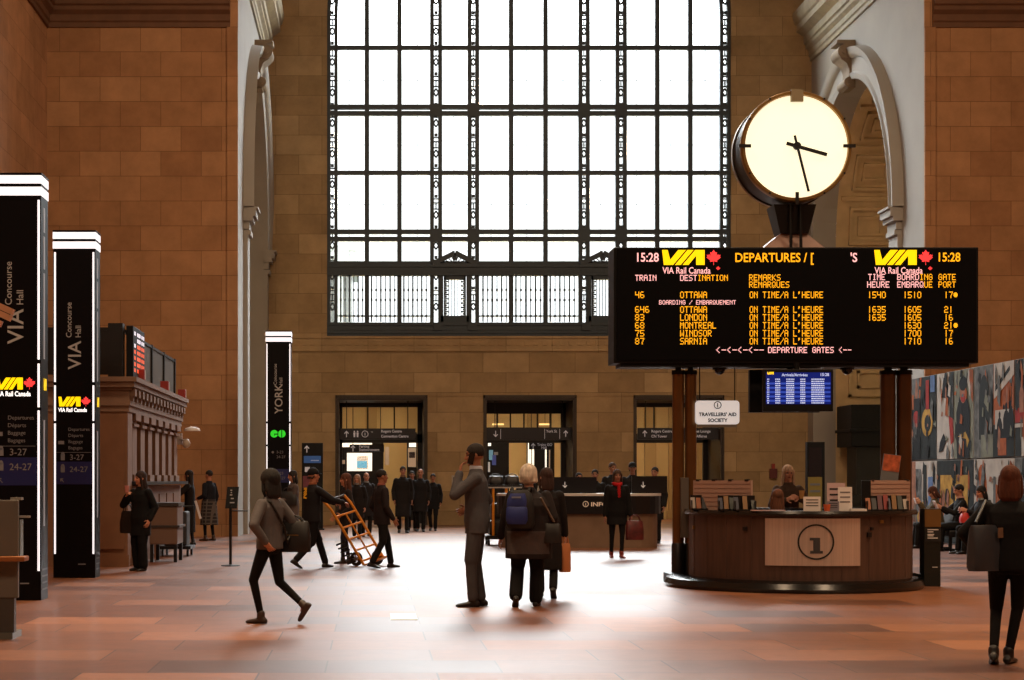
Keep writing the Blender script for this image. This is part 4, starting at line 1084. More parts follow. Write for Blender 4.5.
text_into(m, 'INFO', 4.2, lambda u, v, w: fd(590.5 + u, -506.2 + v, w), bold=.03, sx=1.25); m.build('lettering', mat('pale_lettering', (200, 176, 150), .6, emit=.3), dk)
for x0, x1, z1 in ((556, 600, 477), (636, 690, 476)):
    m = MB(); m.box(ex(x0) - dcx, ex(min(x1, 672)) - dcx, .0, .06, ez(493.5), ez(z1)); sp = m.build('screen_panel', M_dblack, dk)
m = MB()
for px in (568, 647.5): arrow_into(m, px, -485, 3.2, PI, lambda u, v, w: (ex(u) - dcx, -.004, ez(-v)))
m.build('down_arrows', mat('arrow_white', (190, 184, 178), .6, emit=.35), dk)

# ================================================================ SIGNS ABOVE THE DOORS
M_sgn = mat('dark_sign_face', (22, 20, 30), .4); M_stx = mat('sign_white_text', (180, 174, 176), .6, emit=.3)
def door_sign(px0, px1, py0, py1, Y, label, items):
    s_ = F / Y; cx_ = ((px0 + px1) / 2 - VX) / s_; z0 = HC + (VY - py1) / s_; z1 = HC + (VY - py0) / s_
    t = thing('overhead_sign', label, 'sign', (cx_, Y, z0)); w_ = (px1 - px0) / s_ / 2
    m = MB(); m.box(-w_, w_, -.06, .06, 0, z1 - z0); m.build('panel', M_sgn, t)
    for x in (-w_ * .8, w_ * .8): m = MB(); m.tube((x, 0, z1 - z0), (x, 0, DH - .06 - z0), .015); m.build('hanger', M_black, t)
    fn = lambda u, v, w: ((u - (px0 + px1) / 2) / s_, -.065 - w, (py1 - v) / s_)
    m = MB()
    for kind, px, py, arg in items:
        f2 = lambda u, v, w: fn(px + u, py - v, w)
        if kind == 'a': arrow_into(m, 0, 0, 3.2, arg, f2)
        elif kind == 't': text_into(m, arg, 2.7, lambda u, v, w: f2(u, v, w), bold=.02, sx=.92)
        elif kind == 'i': ring_into(m, 0, 0, 3.4, .6, f2, 20); text_into(m, 'i', 3, lambda u, v, w: f2(u, v - 1.5, w), align='CENTER', bold=.04)
        elif kind == 'p':
            for dx_ in (-1.6, 1.6): disc_into(m, dx_, 2.4, .8, f2, 10); m.sheet([(dx_ - 1, 1.4), (dx_ + 1, 1.4), (dx_ + .7, -3.2), (dx_ - .7, -3.2)], f2)
        elif kind == 'b': m.sheet([(-.2, -5), (.2, -5), (.2, 5), (-.2, 5)], f2)
    m.build('lettering', M_stx, t); return t
YS = YB + .6
door_sign(339, 415.5, 428.5, 439.5, YS, 'long dark overhead sign with restroom symbols in the left doorway', [('a', 346.5, 434, 0), ('p', 356, 434, 0), ('i', 365, 434, 0), ('t', 371, 433, '~'), ('t', 381, 432.5, 'Rogers Centre'), ('t', 381, 437.5, 'Convention Centre')])
door_sign(486.5, 571, 427.5, 440, YS, 'dark overhead sign in the middle doorway, down arrow left and up arrow right', [('a', 495.5, 434, PI), ('b', 500.5, 434, 0), ('t', 546, 432.5, 'York St'), ('b', 544.5, 434, 0), ('b', 559.5, 434, 0), ('a', 565.5, 433.5, 0)])
door_sign(637.5, 719.5, 428, 439.5, YS - .2, 'dark overhead sign crossing the right doorway, partly behind the bronze posts', [('a', 644.5, 433.5, 0), ('t', 651, 432.5, 'Rogers Centre'), ('t', 651, 437.5, 'CN Tower'), ('t', 696, 432.5, 'es Lounge'), ('t', 696, 437.5, 'Affaires')])
# second signs further inside
def inner_sign(px0, px1, py0, py1, Y, label, txt, apx):
    t = door_sign(px0, px1, py0, py1, Y, label, [('a', apx, (py0 + py1) / 2, 0)] + txt); return t
inner_sign(349.5, 384, 444.5, 452, 61.5, 'small dark inner sign below the restroom sign in the left doorway', [('t', 359, 447.6, 'Parking'), ('t', 359, 451, 'Stationnement')], 353)
inner_sign(529, 552, 443, 449.5, 61.5, 'small dark inner sign at the right of the middle doorway', [('t', 537, 445.9, 'Trains GO'), ('t', 541, 449, 'Hall')], 533)

# shops and lit displays in the passage beyond the doors
def shopfront(cx_, w_, label, items, h=3.0, Y=63.6):
    t = thing('shop_display', label, 'display', (cx_, Y, 0)); m = MB(); m.box(-w_ / 2, w_ / 2, 0, .5, 0, h); m.build('cabinet', M_black, t)
    for nm, px0, px1, py0, py1, mm in items:
        s_ = F / Y; m = MB(); m.box((px0 - VX) / s_ - cx_, (px1 - VX) / s_ - cx_, -.03, 0, HC + (VY - py1) / s_, HC + (VY - py0) / s_); m.build(nm, mm, t)
    return t
M_lit = mat('lit_white_panel', (250, 244, 230), emit=.9); M_cy = mat('cyan_panel', (90, 190, 220), emit=.7); M_tanp = mat('tan_panel', (150, 130, 110), emit=.4)
s63 = F / 63.6
shopfront((360 - VX) / s63, 47 / s63, 'dark kiosk with a bright white and cyan screen seen through the left doorway', [('sign_light', 341, 372, 440, 447, M_lit), ('lit_screen', 347, 372, 453, 471, M_lit), ('picture', 357, 368, 456, 469, M_tanp), ('cyan_band', 357, 367, 461, 468, M_cy), ('menu_lights', 339, 345, 460, 464, M_tanp), ('menu_lights', 385, 389, 447, 465, M_tanp)])
shopfront((412 - VX) / s63, 10 / s63, 'lit shop shelves at the right edge of the left doorway', [('lit_shelf', 409, 416, 442, 447, M_lit), ('lit_shelf', 408, 416, 448, 467, M_tanp), ('goods', 409, 415, 452, 458, mat('dark_goods', (80, 50, 44), .6))], 3.2)
shopfront((496 - VX) / s63, 26 / s63, 'dark shop with clothes and bright goods at the left of the middle doorway', [('lit_shelf', 488, 491, 438, 446, M_lit), ('goods', 489, 493, 450, 460, mat('cyan_goods', (110, 160, 190), .5, emit=.2)), ('goods', 492, 496, 455, 465, mat('blue_goods', (70, 80, 150), .5, emit=.2)), ('goods', 488, 490, 462, 472, mat('pale_goods', (190, 190, 190), .5, emit=.3)), ('goods', 494, 498, 452, 455, mat('grey_goods', (120, 120, 120), .5, emit=.1))], 2.9)
shopfront((541 - VX) / s63, 27 / s63, 'dark glazed shop with white lit strips at the right of the middle doorway', [('lit_strip', 528, 531, 440, 470, M_lit), ('lit_strip', 532, 534, 445, 468, M_lit), ('lit_strip', 545, 546.5, 448, 472, M_lit), ('lit_strip', 549, 550, 450, 472, M_tanp), ('lit_strip', 527, 550, 438, 440, M_tanp)], 3.1)
for px, lab in ((498, 'glowing ceiling lamp left behind the middle transom'), (545, 'glowing ceiling lamp right behind the middle transom')):
    Y = 63; s_ = F / Y; o = thing('ceiling_lamp', lab, 'lamp', ((px - VX) / s_, Y, HC + (VY - 425) / s_)); m = MB(); m.box(-.2, .2, -.1, .1, 0, .05); m.build('shade', mat('lit_lamp', (255, 216, 140), emit=1.5), o); m = MB(); m.tube((0, 0, .05), (0, 0, 5 - o.location.z), .01); m.build('cord', M_black, o)

# wall box, alarm cabinet, dark pillar, concession stall
wb = thing('wall_phone', 'small white framed wall phone box between the left and middle doorways', 'phone', ((455.5 - VX) / (F / 56.9), 56.99, HC - .35))
m = MB(); m.box(-.12, .12, -.08, 0, .1, .5); m.build('frame', mat('white_box', (170, 164, 158), .5), wb); m = MB(); m.box(-.08, .08, -.1, -.08, .16, .44); m.build('face', mat('grey_face', (90, 86, 84), .5), wb); m = MB(); m.box(-.05, .05, -.1, 0, -.02, .1); m.build('lower_box', M_black, wb)
fa = thing('fire_cabinet', 'small dark red fire cabinet on the tan end wall above the blonde woman', 'fire cabinet', ((773.5 - VX) / (F / 56.9), 56.99, HC + .05))
m = MB(); m.box(-.12, .12, -.12, 0, 0, .32); m.build('cabinet', mat('dark_red_paint', (84, 18, 16), .5), fa, bevel=.01); m = MB(); m.box(-.05, .05, -.1, 0, .32, .48); m.build('bell', M_redbox, fa)
dp = thing('display_pillar', 'narrow dark display pillar standing behind the kiosk right of the blonde woman', 'pillar', ((815 - VX) / 35, 50, 0))
m = MB(); m.box(-.25, .25, -.12, .12, .05, 2.55); m.build('body', M_house, dp, bevel=.01); m = MB(); m.box(-.21, .16, -.125, -.115, .5, 2.4); m.build('screen', mat('dim_screen', (24, 24, 32), .2), dp); m = MB(); m.box(-.3, .3, -.2, .2, 0, .05); m.build('foot', M_black, dp)
st = thing('concession_stall', 'dark stall with a projecting top inside the right arch, behind the right posts', 'stall', (15.9, 55, 0))
m = MB(); m.box(-.75, 1.6, -.4, .7, 0, 2.5); m.build('body', M_black, st); m = MB(); m.box(-1.05, 1.7, -.9, .8, 2.5, 3.8); m.box(-1.1, 1.75, -.95, .85, 2.95, 3.05); m.build('fascia', M_house, st, bevel=.02)
m = MB(); text_into(m, 'LA PREP', .2, lambda u, v, w: (.2 + u, -.905, 3.4 + v)); 
m = MB()
random.seed(5)
for r in range(7):
    for c_ in range(9):
        if random.random() < .6: m.sheet([(.35 + c_ * .12, 2.6 + r * .16), (.43 + c_ * .12, 2.6 + r * .16), (.43 + c_ * .12, 2.64 + r * .16), (.35 + c_ * .12, 2.64 + r * .16)], lambda u, v, w: (u, -.906, v))
m.build('menu_lines', mat('menu_grey', (120, 116, 110), .6), st)
b = MB(); b.box(-1.0, -.6, -.85, -.6, 0, 1.0); b.build('side_bin', M_black, st)

# ================================================================ PHOTO HOARDING ON THE RIGHT
XM = 13.2; YM = lambda px: F * XM / (px - VX)
edges = [905, 937, 974, 1015, 1052]
zt, zj, zb = 3.93, 1.93, .02
P_white = mat('print_white', (172, 168, 162), .75, var=.16, scale=3, spec=.1); P_dark = mat('print_dark', (32, 36, 36), .75, var=.35, scale=4, spec=.1); P_grey = mat('print_grey', (92, 94, 94), .75, var=.55, scale=5, spec=.1)
P_gold = mat('print_gold', (164, 128, 56), .75, var=.35, scale=4, spec=.1); P_red = mat('print_red', (140, 36, 30), .75, var=.3, spec=.1); P_or = mat('print_orange', (150, 80, 42), .75, var=.35, scale=4, spec=.1); P_skin = mat('print_skin', (140, 96, 76), .75, var=.3, spec=.1); P_blk = mat('print_black', (18, 16, 18), .75, spec=.1); P_pale = mat('print_pale_green', (112, 116, 104), .75, var=.3, scale=3, spec=.1); P_blue = mat('print_blue', (84, 108, 150), .75, var=.3, spec=.1)
def E(cx, cy, rx, ry, n=18): return [(cx + rx * math.cos(2 * PI * i / n), cy + ry * math.sin(2 * PI * i / n)) for i in range(n)]
def Q(a, b, c, d): return [(a, b), (c, b), (c, d), (a, d)]
fig = lambda x, y, s: [(x - .5 * s, y), (x - .55 * s, y + 1.6 * s), (x - .3 * s, y + 2.1 * s), (x - .15 * s, y + 2.2 * s), (x - .2 * s, y + 2.6 * s), (x, y + 2.85 * s), (x + .2 * s, y + 2.6 * s), (x + .15 * s, y + 2.2 * s), (x + .3 * s, y + 2.1 * s), (x + .55 * s, y + 1.6 * s), (x + .5 * s, y)]
photos = [
 (0, 1, 'photograph panel of a horn player in the dark, upper row beside the bronze posts', P_dark, [(Q(0, 0, .45, 1), P_grey), (Q(.2, 0, .5, .75), P_blk), (E(.72, .45, .17, .17), P_gold), (E(.74, .44, .1, .1), P_dark), (E(.38, .5, .1, .1), P_red), (Q(.68, .6, .78, .95), P_red), (Q(.2, .62, .3, .8), P_or), (Q(.82, .8, .95, 1), P_blue), (Q(.2, .02, .25, .3), P_white)]),
 (1, 1, 'photograph panel of a bearded man in black beside a red dancer, upper row', P_white, [(Q(.48, 0, 1, 1), P_pale), (Q(.36, .45, .48, 1), P_dark), ([(.2, .95), (.4, .8), (.34, .6), (.3, .7), (.14, .72)], P_blk), ([(.34, .5), (.46, .46), (.48, .2), (.4, .16)], P_red), ([(.1, .2), (.2, .3), (.28, .22), (.18, .1), (.06, .08)], P_blk), (Q(.9, .75, 1, .98), P_or), (fig(.74, 0, .33), P_blk), (E(.74, .74, .09, .12), P_skin), (E(.74, .84, .11, .08), P_blk), (E(.74, .68, .06, .05), P_red), ([(.6, .25), (.8, .3), (.9, .2), (.84, .12), (.82, .22)], P_gold)]),
 (2, 1, 'photograph panel of a grey arched hall and orange building, upper row', P_grey, [(Q(.5, .35, 1, 1), P_or), ([(.52, .62), (1, .85), (1, 1), (.52, 1)], P_white), ([(.55, .7), (.9, .9), (.9, .95), (.55, .76)], P_dark), (E(.27, .6, .13, .3), P_dark), (Q(.14, .2, .4, .6), P_dark), (Q(.5, 0, 1, .35), P_dark), (fig(.62, .2, .1), P_blk), (fig(.76, .22, .12), P_blk), (fig(.9, .25, .12), P_blk), (Q(.55, .3, .98, .5), P_white), (fig(.66, .15, .12), P_blk), (fig(.82, .18, .14), P_blk), (fig(.93, .2, .14), P_blk), (Q(.62, .02, .82, .2), P_or), (Q(.2, 0, .5, .25), P_pale)]),
 (3, 1, 'photograph panel cut off by the right edge of the picture, upper row', P_dark, [(Q(0, .35, .6, .5), P_red), (Q(0, .3, .9, .34), P_white), (fig(.2, .45, .12), P_skin), (Q(.2, 0, .35, .2), P_white)]),
 (0, 0, 'pale photograph panel of hanging clothes, lower row beside the black post', P_white, [(Q(.0, 0, .35, 1), P_skin), (Q(.36, .1, .55, .9), P_grey), (Q(.6, .2, .7, .95), P_dark), ([(.4, .3), (.6, .5), (.66, .3), (.5, .1)], P_gold), (Q(.75, .4, .9, .8), P_blue), (Q(.66, .1, .72, .5), P_red)]),
 (1, 0, 'photograph panel of two figures before golden doors, lower row', P_dark, [(Q(.1, .1, .46, .82), P_gold), (Q(.52, .1, .86, .82), P_gold), (fig(.3, .1, .16), P_skin), (E(.3, .56, .06, .1), P_blk), (fig(.68, .1, .16), P_skin), (E(.68, .54, .07, .1), P_blk)]),
 (2, 0, 'photograph panel of an orange haired face on white, lower row', P_white, [(E(.2, .6, .14, .34), P_or), (E(.2, .55, .08, .22), P_skin), (Q(.1, .1, .3, .3), P_dark), (E(.78, .5, .18, .3), P_or), (Q(.5, .0, .56, .8), P_grey)]),
 (3, 0, 'lower photograph panel cut off by the right edge of the picture', P_grey, [(Q(.1, .2, .5, .8), P_dark)])]
for ci_, ri, lab, bgm, shapes in photos:
    y0, y1 = YM(edges[ci_]), YM(edges[ci_ + 1])                 # far to near
    z0, z1 = (zj + .01, zt) if ri else (zb, zj - .01)
    t = thing('photo_panel', lab, 'photograph', (XM, (y0 + y1) / 2, z0), 0, 'photograph panels on the hoarding')
    L_ = (y0 - y1) / 2 - .01; H_ = z1 - z0
    m = MB(); m.box(0, .08, -L_, L_, 0, H_); m.build('board', mat('panel_edge', (150, 150, 148), .5), t)
    mats = [bgm]; m = MB(); m.box(-.004, 0, -L_ + .008, L_ - .008, .008, H_ - .008)
    rnd = random.Random(ci_ * 7 + ri); tones = [P_dark, P_grey, P_pale, P_skin, P_blk, P_or, bgm, bgm]; extra = []
    for q_ in range(44):                       # the small busy tones of a photograph
        u, v, a_, b_ = rnd.random(), rnd.random(), rnd.uniform(.012, .05), rnd.uniform(.02, .16)
        extra.append(([(u - a_, v - b_ * rnd.random()), (u + a_ * .6, v - b_), (u + a_, v + b_ * rnd.random()), (u - a_ * .3, v + b_)], rnd.choice(tones)))
    for k, (pts, mm) in enumerate(shapes[:1] + extra[:20] + shapes[1:] + extra[20:]):
        if mm not in mats: mats.append(mm)
        m.mi = mats.index(mm); 
        m.sheet([(max(.004, min(.996, a_)), max(.004, min(.996, b_))) for a_, b_ in pts], lambda u, v, w: (-.005 - k * .0004, L_ - u * 2 * L_, v * H_))
    m.build('picture', mats, t)
m = MB(); m.box(XM + .09, XM + .3, YM(1060), YM(903), 0, 3.8); 
hb = thing('hoarding', 'plain grey backing wall that carries the photograph panels', 'hoarding', (XM + .2, 37, 0))
m.xf(Matrix.Translation((-(XM + .2), -37, 0))); m.build('backing', mat('hoarding_grey', (110, 108, 104), .7), hb)
for y in (YM(1040), YM(990), YM(940)): m = MB(); m.bar((.1, y - 37, 1.8), (.9, y - 37, 0.03), .06, .06); m.build('brace', M_black, hb)

# black post with notice, right of the kiosk
g = ground(930, 586)
bp = thing('notice_post', 'dark green black notice post with brass top and small white print, right of the kiosk', 'post', (g.x, g.y, 0))
m = MB(); m.box(-.115, .115, -.1, .1, 0, 1.07); m.build('body', mat('green_black_metal', (16, 22, 20), .35), bp, bevel=.008)
m = MB(); m.box(-.105, .115, -.108, -.1, .82, 1.06); m.build('brass_face', mat('dull_brass', (124, 92, 52), .4, metal=.5), bp)
m = MB(); m.box(-.1, .115, -.112, -.1, .62, .8); m.build('notice', M_ink, bp)
m = MB(); fn = lambda u, v, w: (u, -.114, v)
for z, ln in ((.775, .15), (.745, .08), (.71, .09), (.69, .08), (.66, .14)):
    m.sheet([(-.07, z), (-.07 + ln, z), (-.07 + ln, z + .013), (-.07, z + .013)], fn)
m.build('print', M_paper, bp); m = MB(); m.sheet([(.0, .26), (.07, .26), (.07, .27), (.0, .27)], lambda u, v, w: (u, -.102, v)); m.build('maker_plate', M_paper, bp)
m = MB(); m.path([(-.1, .05, .14), (-.2, .05, .17), (-.3, .1, .1), (-.36, .1, .03)], .012); m.build('cable', M_black, bp)

# benches for the waiting passengers
def bench(x, y, lab):
    t = thing('bench_seat', lab, 'seat', (x, y, 0), 0, 'black waiting seats')
    m = MB(); m.box(-.28, .3, -.32, .32, .3, .44); m.build('seat', M_black, t, bevel=.03)
    m = MB(); m.add([(.22, -.32, .4), (.32, -.32, .4), (.44, -.32, .86), (.36, -.32, .86), (.22, .32, .4), (.32, .32, .4), (.44, .32, .86), (.36, .32, .86)], [(0, 1, 2, 3), (7, 6, 5, 4), (0, 4, 5, 1), (1, 5, 6, 2), (2, 6, 7, 3), (3, 7, 4, 0)]); m.build('backrest', M_black, t)
    for sy in (-.28, .28):
        m = MB(); m.path([(-.24, sy, .3), (-.24, sy, .02), (.24, sy, .02), (.24, sy, .3)], .025); m.build('leg', M_house, t)
    return t
# wayfinding stand beside the york totem, behind the porter
ws = thing('wayfinding_stand', 'dark wayfinding stand with an up arrow and blue panel behind the capped porter', 'sign', ((312.5 - VX) / 34, F / 34, 0))
hw_ = 10.5 / 34; m = MB(); m.box(-hw_, hw_, -.12, .12, .04, HC + 37 / 34); m.build('body', M_house, ws, bevel=.01); m = MB(); m.box(-hw_ - .04, hw_ + .04, -.18, .18, 0, .04); m.build('foot', M_black, ws)
fw_ = lambda u, v, w: ((u - 312.5) / 34, -.124, HC + (480 + v) / 34)
m = MB(); arrow_into(m, 307, -449, 3.6, 0, fw_); m.build('up_arrow', M_stx, ws)
m = MB(); m.sheet([(304, -463), (321, -463), (321, -456), (304, -456)], fw_); m.build('blue_panel', mat('map_blue', (44, 84, 140), .5, emit=.25), ws)
m = MB(); m.sheet([(305, -472), (310, -472), (310, -467), (305, -467)], fw_); m.sheet([(311, -461), (319, -461), (319, -460), (311, -460)], lambda u, v, w: fw_(u, v, 0)); m.build('pictogram', M_stx, ws)
m = MB(); m.sheet([(303, -492), (311, -492), (311, -476), (303, -476)], fw_); m.build('poster', mat('maroon_poster', (110, 50, 62), .6, var=.3), ws)
# small metal plates let into the floor
g = ground(403.5, 617)
fh = MB(); fh.box(-.14, .14, -.42, .42, 0, .006); o = fh.build('floor_hatch', mat('brass_plate', (170, 150, 110), .3, metal=.8)); o.location = (g.x, g.y, .0005); tag(o, 'small rectangular metal plate in the floor left of the man in the grey suit', 'floor plate')
# ================================================================ PEOPLE
def remesh(name, mb, mats, parent, voxel, smooth=3, paint=None, label=None):
    me = mb.mesh(name + '_src', mats[0], recalc=True)
    o = bpy.data.objects.new(name, me); COL.objects.link(o)
    r = o.modifiers.new('r', 'REMESH'); r.mode = 'VOXEL'; r.voxel_size = voxel; r.use_smooth_shade = True
    if smooth:
        s = o.modifiers.new('s', 'SMOOTH'); s.factor = .5; s.iterations = smooth
    dg = bpy.context.evaluated_depsgraph_get()
    me2 = bpy.data.meshes.new_from_object(o.evaluated_get(dg))
    o.modifiers.clear(); o.data = me2; me2.name = name; bpy.data.meshes.remove(me)
    me2.materials.clear()
    for m in mats: me2.materials.append(m)
    if paint:
        for p in me2.polygons: p.material_index = paint(p.center)
    me2.polygons.foreach_set('use_smooth', [True] * len(me2.polygons))
    o.parent = parent
    if label: o['label'] = label
    return o
def cloth(col, var=.12): return mat('cloth_%02x%02x%02x' % col, col, .85, var=var, scale=7, bump=.25, bscale=18, spec=.25)
def skinm(col): return mat('skin_%02x%02x%02x' % col, col, .5, spec=.4)
def hairm(col): return mat('hair_%02x%02x%02x' % col, col, .85, var=.3, scale=30, bump=.4, bscale=60, stretch=(1, 1, .25))
def shoem(col): return mat('shoe_%02x%02x%02x' % col, col, .4)
M_eye = mat('eye_dark', (30, 22, 18), .3); M_lip = mat('lips', (140, 70, 62), .5)
def ik(a, t, l1, l2, hint):
    d = t - a; L_ = max(min(d.length, (l1 + l2) * .998), abs(l1 - l2) + .02); d.normalize()
    c = (l1 * l1 + L_ * L_ - l2 * l2) / (2 * l1 * L_); c = max(-1, min(1, c))
    p = hint - d * hint.dot(d)
    if p.length < 1e-4: p = Vector((0, 0, 1)) - d * d.z
    p.normalize()
    return a + d * (l1 * c) + p * (l1 * math.sqrt(1 - c * c)), a + d * L_
def V(lat, fwd, up): return Vector((lat, -fwd, up))
def add_hand(mb, w, d, n, tdir, curl, k):
    d = d.normalized(); n = (n - d * n.dot(d)).normalized(); t = d.cross(n)
    if t.dot(tdir) < 0: t = -t
    q = .5 if False else 1
    mb.loft([(w - d * .02 * k, t * .027 * k, n * .02 * k), (w + d * .03 * k, t * .036 * k, n * .017 * k), (w + d * .075 * k, t * .042 * k, n * .015 * k), (w + d * .095 * k, t * .038 * k, n * .011 * k)], 14)
    for off, ln in ((.034, .074), (.0115, .082), (-.0115, .076), (-.034, .06)):
        p = w + d * .088 * k + t * off * k; dd = (d + t * off * 2.2).normalized(); r = .0088 * k
        for i, f in enumerate((.45, .3, .25)):
            a = R(curl[min(i, len(curl) - 1)])
            dd = (dd * math.cos(a) + n * math.sin(a)).normalized()
            nn = n - dd * n.dot(dd)
            if nn.length > .1: pass
            e = p + dd * ln * f * k; mb.cone(p, e, r, r * .9, 8); p = e; r *= .9
    p = w + d * .025 * k + t * .03 * k
    for f, dr in ((.04, (d * .55 + t * .75 + n * .25)), (.03, (d * .8 + t * .35 + n * .45))):
        e = p + dr.normalized() * f * k; mb.cone(p, e, .011 * k, .009 * k, 8); p = e

def person(label, pos, yaw, h=1.7, girth=1.0, lean=0, twist=0, LF=(.09, 0, 0, 0), RF=(-.09, 0, 0, 0), LH=None, RH=None, curl=(18, 25, 20), lcurl=None, rcurl=None,
           LE=None, RE=None, head=(0, 0), skin=(196, 140, 112), hair='short', haircol=(40, 28, 22), top=(20, 20, 22), topkind='jacket', hem=None, bottom=(16, 16, 18), bkind='trousers',
           shoes=(18, 16, 16), collar=None, vox=.011, pelvis=None, group=None, top2=None, inner=None, sleeve=None, feetyaw=(8, -8), lpalm=None, rpalm=None):
    k = h / 1.75
    t = thing('person', label, 'person', (pos[0], pos[1], pos[2] if len(pos) > 2 else 0), R(yaw), group)
    anL = V(LF[0], LF[1], LF[2] + .085) * k; anR = V(RF[0], RF[1], RF[2] + .085) * k
    HW = .092 * k; l1, l2 = .435 * k, .415 * k
    if pelvis is None:
        fy = -((LF[1] + RF[1]) / 2) * k; zz = []
        for an, s in ((anL, 1), (anR, -1)):
            dx, dy = an.x - s * HW, an.y - fy
            zz.append(an.z + math.sqrt(max(.1, (.996 * (l1 + l2)) ** 2 - dx * dx - dy * dy)))
        hz = min(min(zz), .93 * k); hc = Vector((0, fy, hz))
    else: hc = V(pelvis[2] if len(pelvis) > 2 else 0, pelvis[0], pelvis[1]) * k
    fw = Vector((0, -1, 0))
    legs = {}
    for an, s in ((anL, 1), (anR, -1)):
        hip = hc + Vector((s * HW, 0, 0)); kn, ak = ik(hip, an, l1, l2, Vector((s * .12, -1, .15)))
        legs[s] = (hip, kn, ak)
    Rl = Matrix.Rotation(R(lean), 3, 'X'); Rt = Matrix.Rotation(R(twist), 3, 'Z')
    def T(x, y, dz):                                       # a point of the trunk, dz above the hips
        f = max(0, min(1, (dz + .05) / .3)); v = Vector((x, y, dz)) * k
        return hc + Matrix.Rotation(R(lean) * f, 3, 'X') @ (Matrix.Rotation(R(twist) * f, 3, 'Z') @ v)
    def TR(dz):
        f = max(0, min(1, (dz + .05) / .3)); return Matrix.Rotation(R(lean) * f, 3, 'X') @ Matrix.Rotation(R(twist) * f, 3, 'Z')
    def sec(dz, rx, ry, y=0): q = TR(dz); return (T(0, y, dz), q @ Vector((rx * k, 0, 0)), q @ Vector((0, ry * k, 0)))
    sh = {s: T(s * .168 * (girth ** .5), .005, .452) for s in (1, -1)}
    arms = {}
    for s, H, E in ((1, LH, LE), (-1, RH, RE)):
        if H is None: H = (s * .235, .03, .86)
        E = E or (s * .35, -1, -.1)
        tg = V(*H) * k if len(H) == 3 else H
        el, wr = ik(sh[s], tg, .29 * k, .255 * k, V(*E)); arms[s] = (sh[s], el, wr)
    # head frame
    hcn = T(0, -.014, .702); Rh = TR(.6) @ Matrix.Rotation(R(head[0]), 3, 'Z') @ Matrix.Rotation(R(head[1]), 3, 'X')
    def Hd(x, y, z): return hcn + Rh @ (Vector((x, y, z)) * k)
    # ---- body: one skin
    b = MB()
    b.loft([sec(-.1, .10, .075), sec(0, .13, .085), sec(.1, .125, .08), sec(.2, .115, .076), sec(.32, .13, .085), sec(.42, .135, .08), sec(.49, .115, .064), sec(.53, .06, .054), sec(.60, .053, .054), sec(.68, .05, .052)], 18)
    for s in (1, -1):
        hip, kn, ak = legs[s]; b.cone(hip, kn, .07 * k, .045 * k); b.cone(kn, ak, .042 * k, .03 * k)
        ft = R(feetyaw[0 if s > 0 else 1]); tp = R((LF if s > 0 else RF)[3])
        fd = Vector((math.sin(ft) * s * s, -math.cos(ft), 0)); fd = Vector((math.sin(ft), -math.cos(ft), 0)); fd = fd * math.cos(tp) - Vector((0, 0, 1)) * math.sin(tp)
        b.cone(ak, ak + fd * .05 * k - Vector((0, 0, .045 * k)) * math.cos(tp), .024 * k, .018 * k)
        a0, el, wr = arms[s]; b.cone(a0, el, .046 * k, .036 * k); b.cone(el, wr, .036 * k, .025 * k)
        d = (wr - el).normalized(); n = (lpalm if s > 0 else rpalm); n = V(*n) if n else Vector((-s, 0, 0))
        if abs(n.normalized().dot(d)) > .9: n = Vector((0, 1, .2))
        add_hand(b, wr, d, n, Vector((0, -1, .35)), (lcurl if s > 0 else rcurl) or curl, k)
    b.ell(Hd(0, .012, .022), (.075 * k, .095 * k, .094 * k), Rh, 20)
    b.ell(Hd(0, -.028, -.045), (.055 * k, .062 * k, .066 * k), Rh, 16)
    b.ell(Hd(0, -.068, -.093), (.026 * k, .022 * k, .02 * k), Rh, 10)
    b.ell(Hd(0, -.078, .034), (.05 * k, .014 * k, .012 * k), Rh, 10)
    b.cone(Hd(0, -.084, .012), Hd(0, -.105, -.022), .009 * k, .014 * k, 8)
    for s in (1, -1):
        b.ell(Hd(s * .036, -.066, -.022), (.022 * k, .02 * k, .022 * k), Rh, 8)
        b.ell(Hd(s * .076, .012, -.005), (.011 * k, .022 * k, .032 * k), Rh, 8)
        b.ell(Hd(s * .008, -.1, -.03), (.01 * k, .01 * k, .008 * k), Rh, 6)
    b.ell(Hd(0, -.087, -.058), (.024 * k, .01 * k, .009 * k), Rh, 8)
    inv = Rh.transposed()
    def paint(c):
        q = inv @ (c - hcn) / k
        if q.y > -.05 or abs(q.x) > .06 or abs(q.z) > .1: return 0
        if abs(abs(q.x) - .033) < .014 and abs(q.z - .008) < .0085: return 1
        if abs(abs(q.x) - .034) < .021 and abs(q.z - .034) < .005: return 2
        if abs(q.x) < .022 and abs(q.z + .058) < .009: return 3
        return 0
    remesh('body', b, [skinm(skin), M_eye, hairm(haircol), M_lip], t, vox * .75, 2, paint)
    # ---- hair or hat
    hb = MB()
    def cap(c, r, slope, off, flat=.8, sink=.86):
        st = len(hb.v); hb.ell((0, 0, 0), r, n=24, k=14)
        for i in range(st, len(hb.v)):
            p = Vector(hb.v[i]) + Vector(c); line = off + slope * (-p.y)
            if p.z < line: p = Vector((p.x * sink, p.y * sink, line + (p.z - line) * .3))
            hb.v[i] = tuple(Hd(*p))
    hs = .6
    if hair in ('short', 'crop'): cap((0, .018, .036), (.083, .100, .092), .62, -.005)
    if hair == 'balding': cap((0, .022, .02), (.081, .096, .09), .9, -.01)
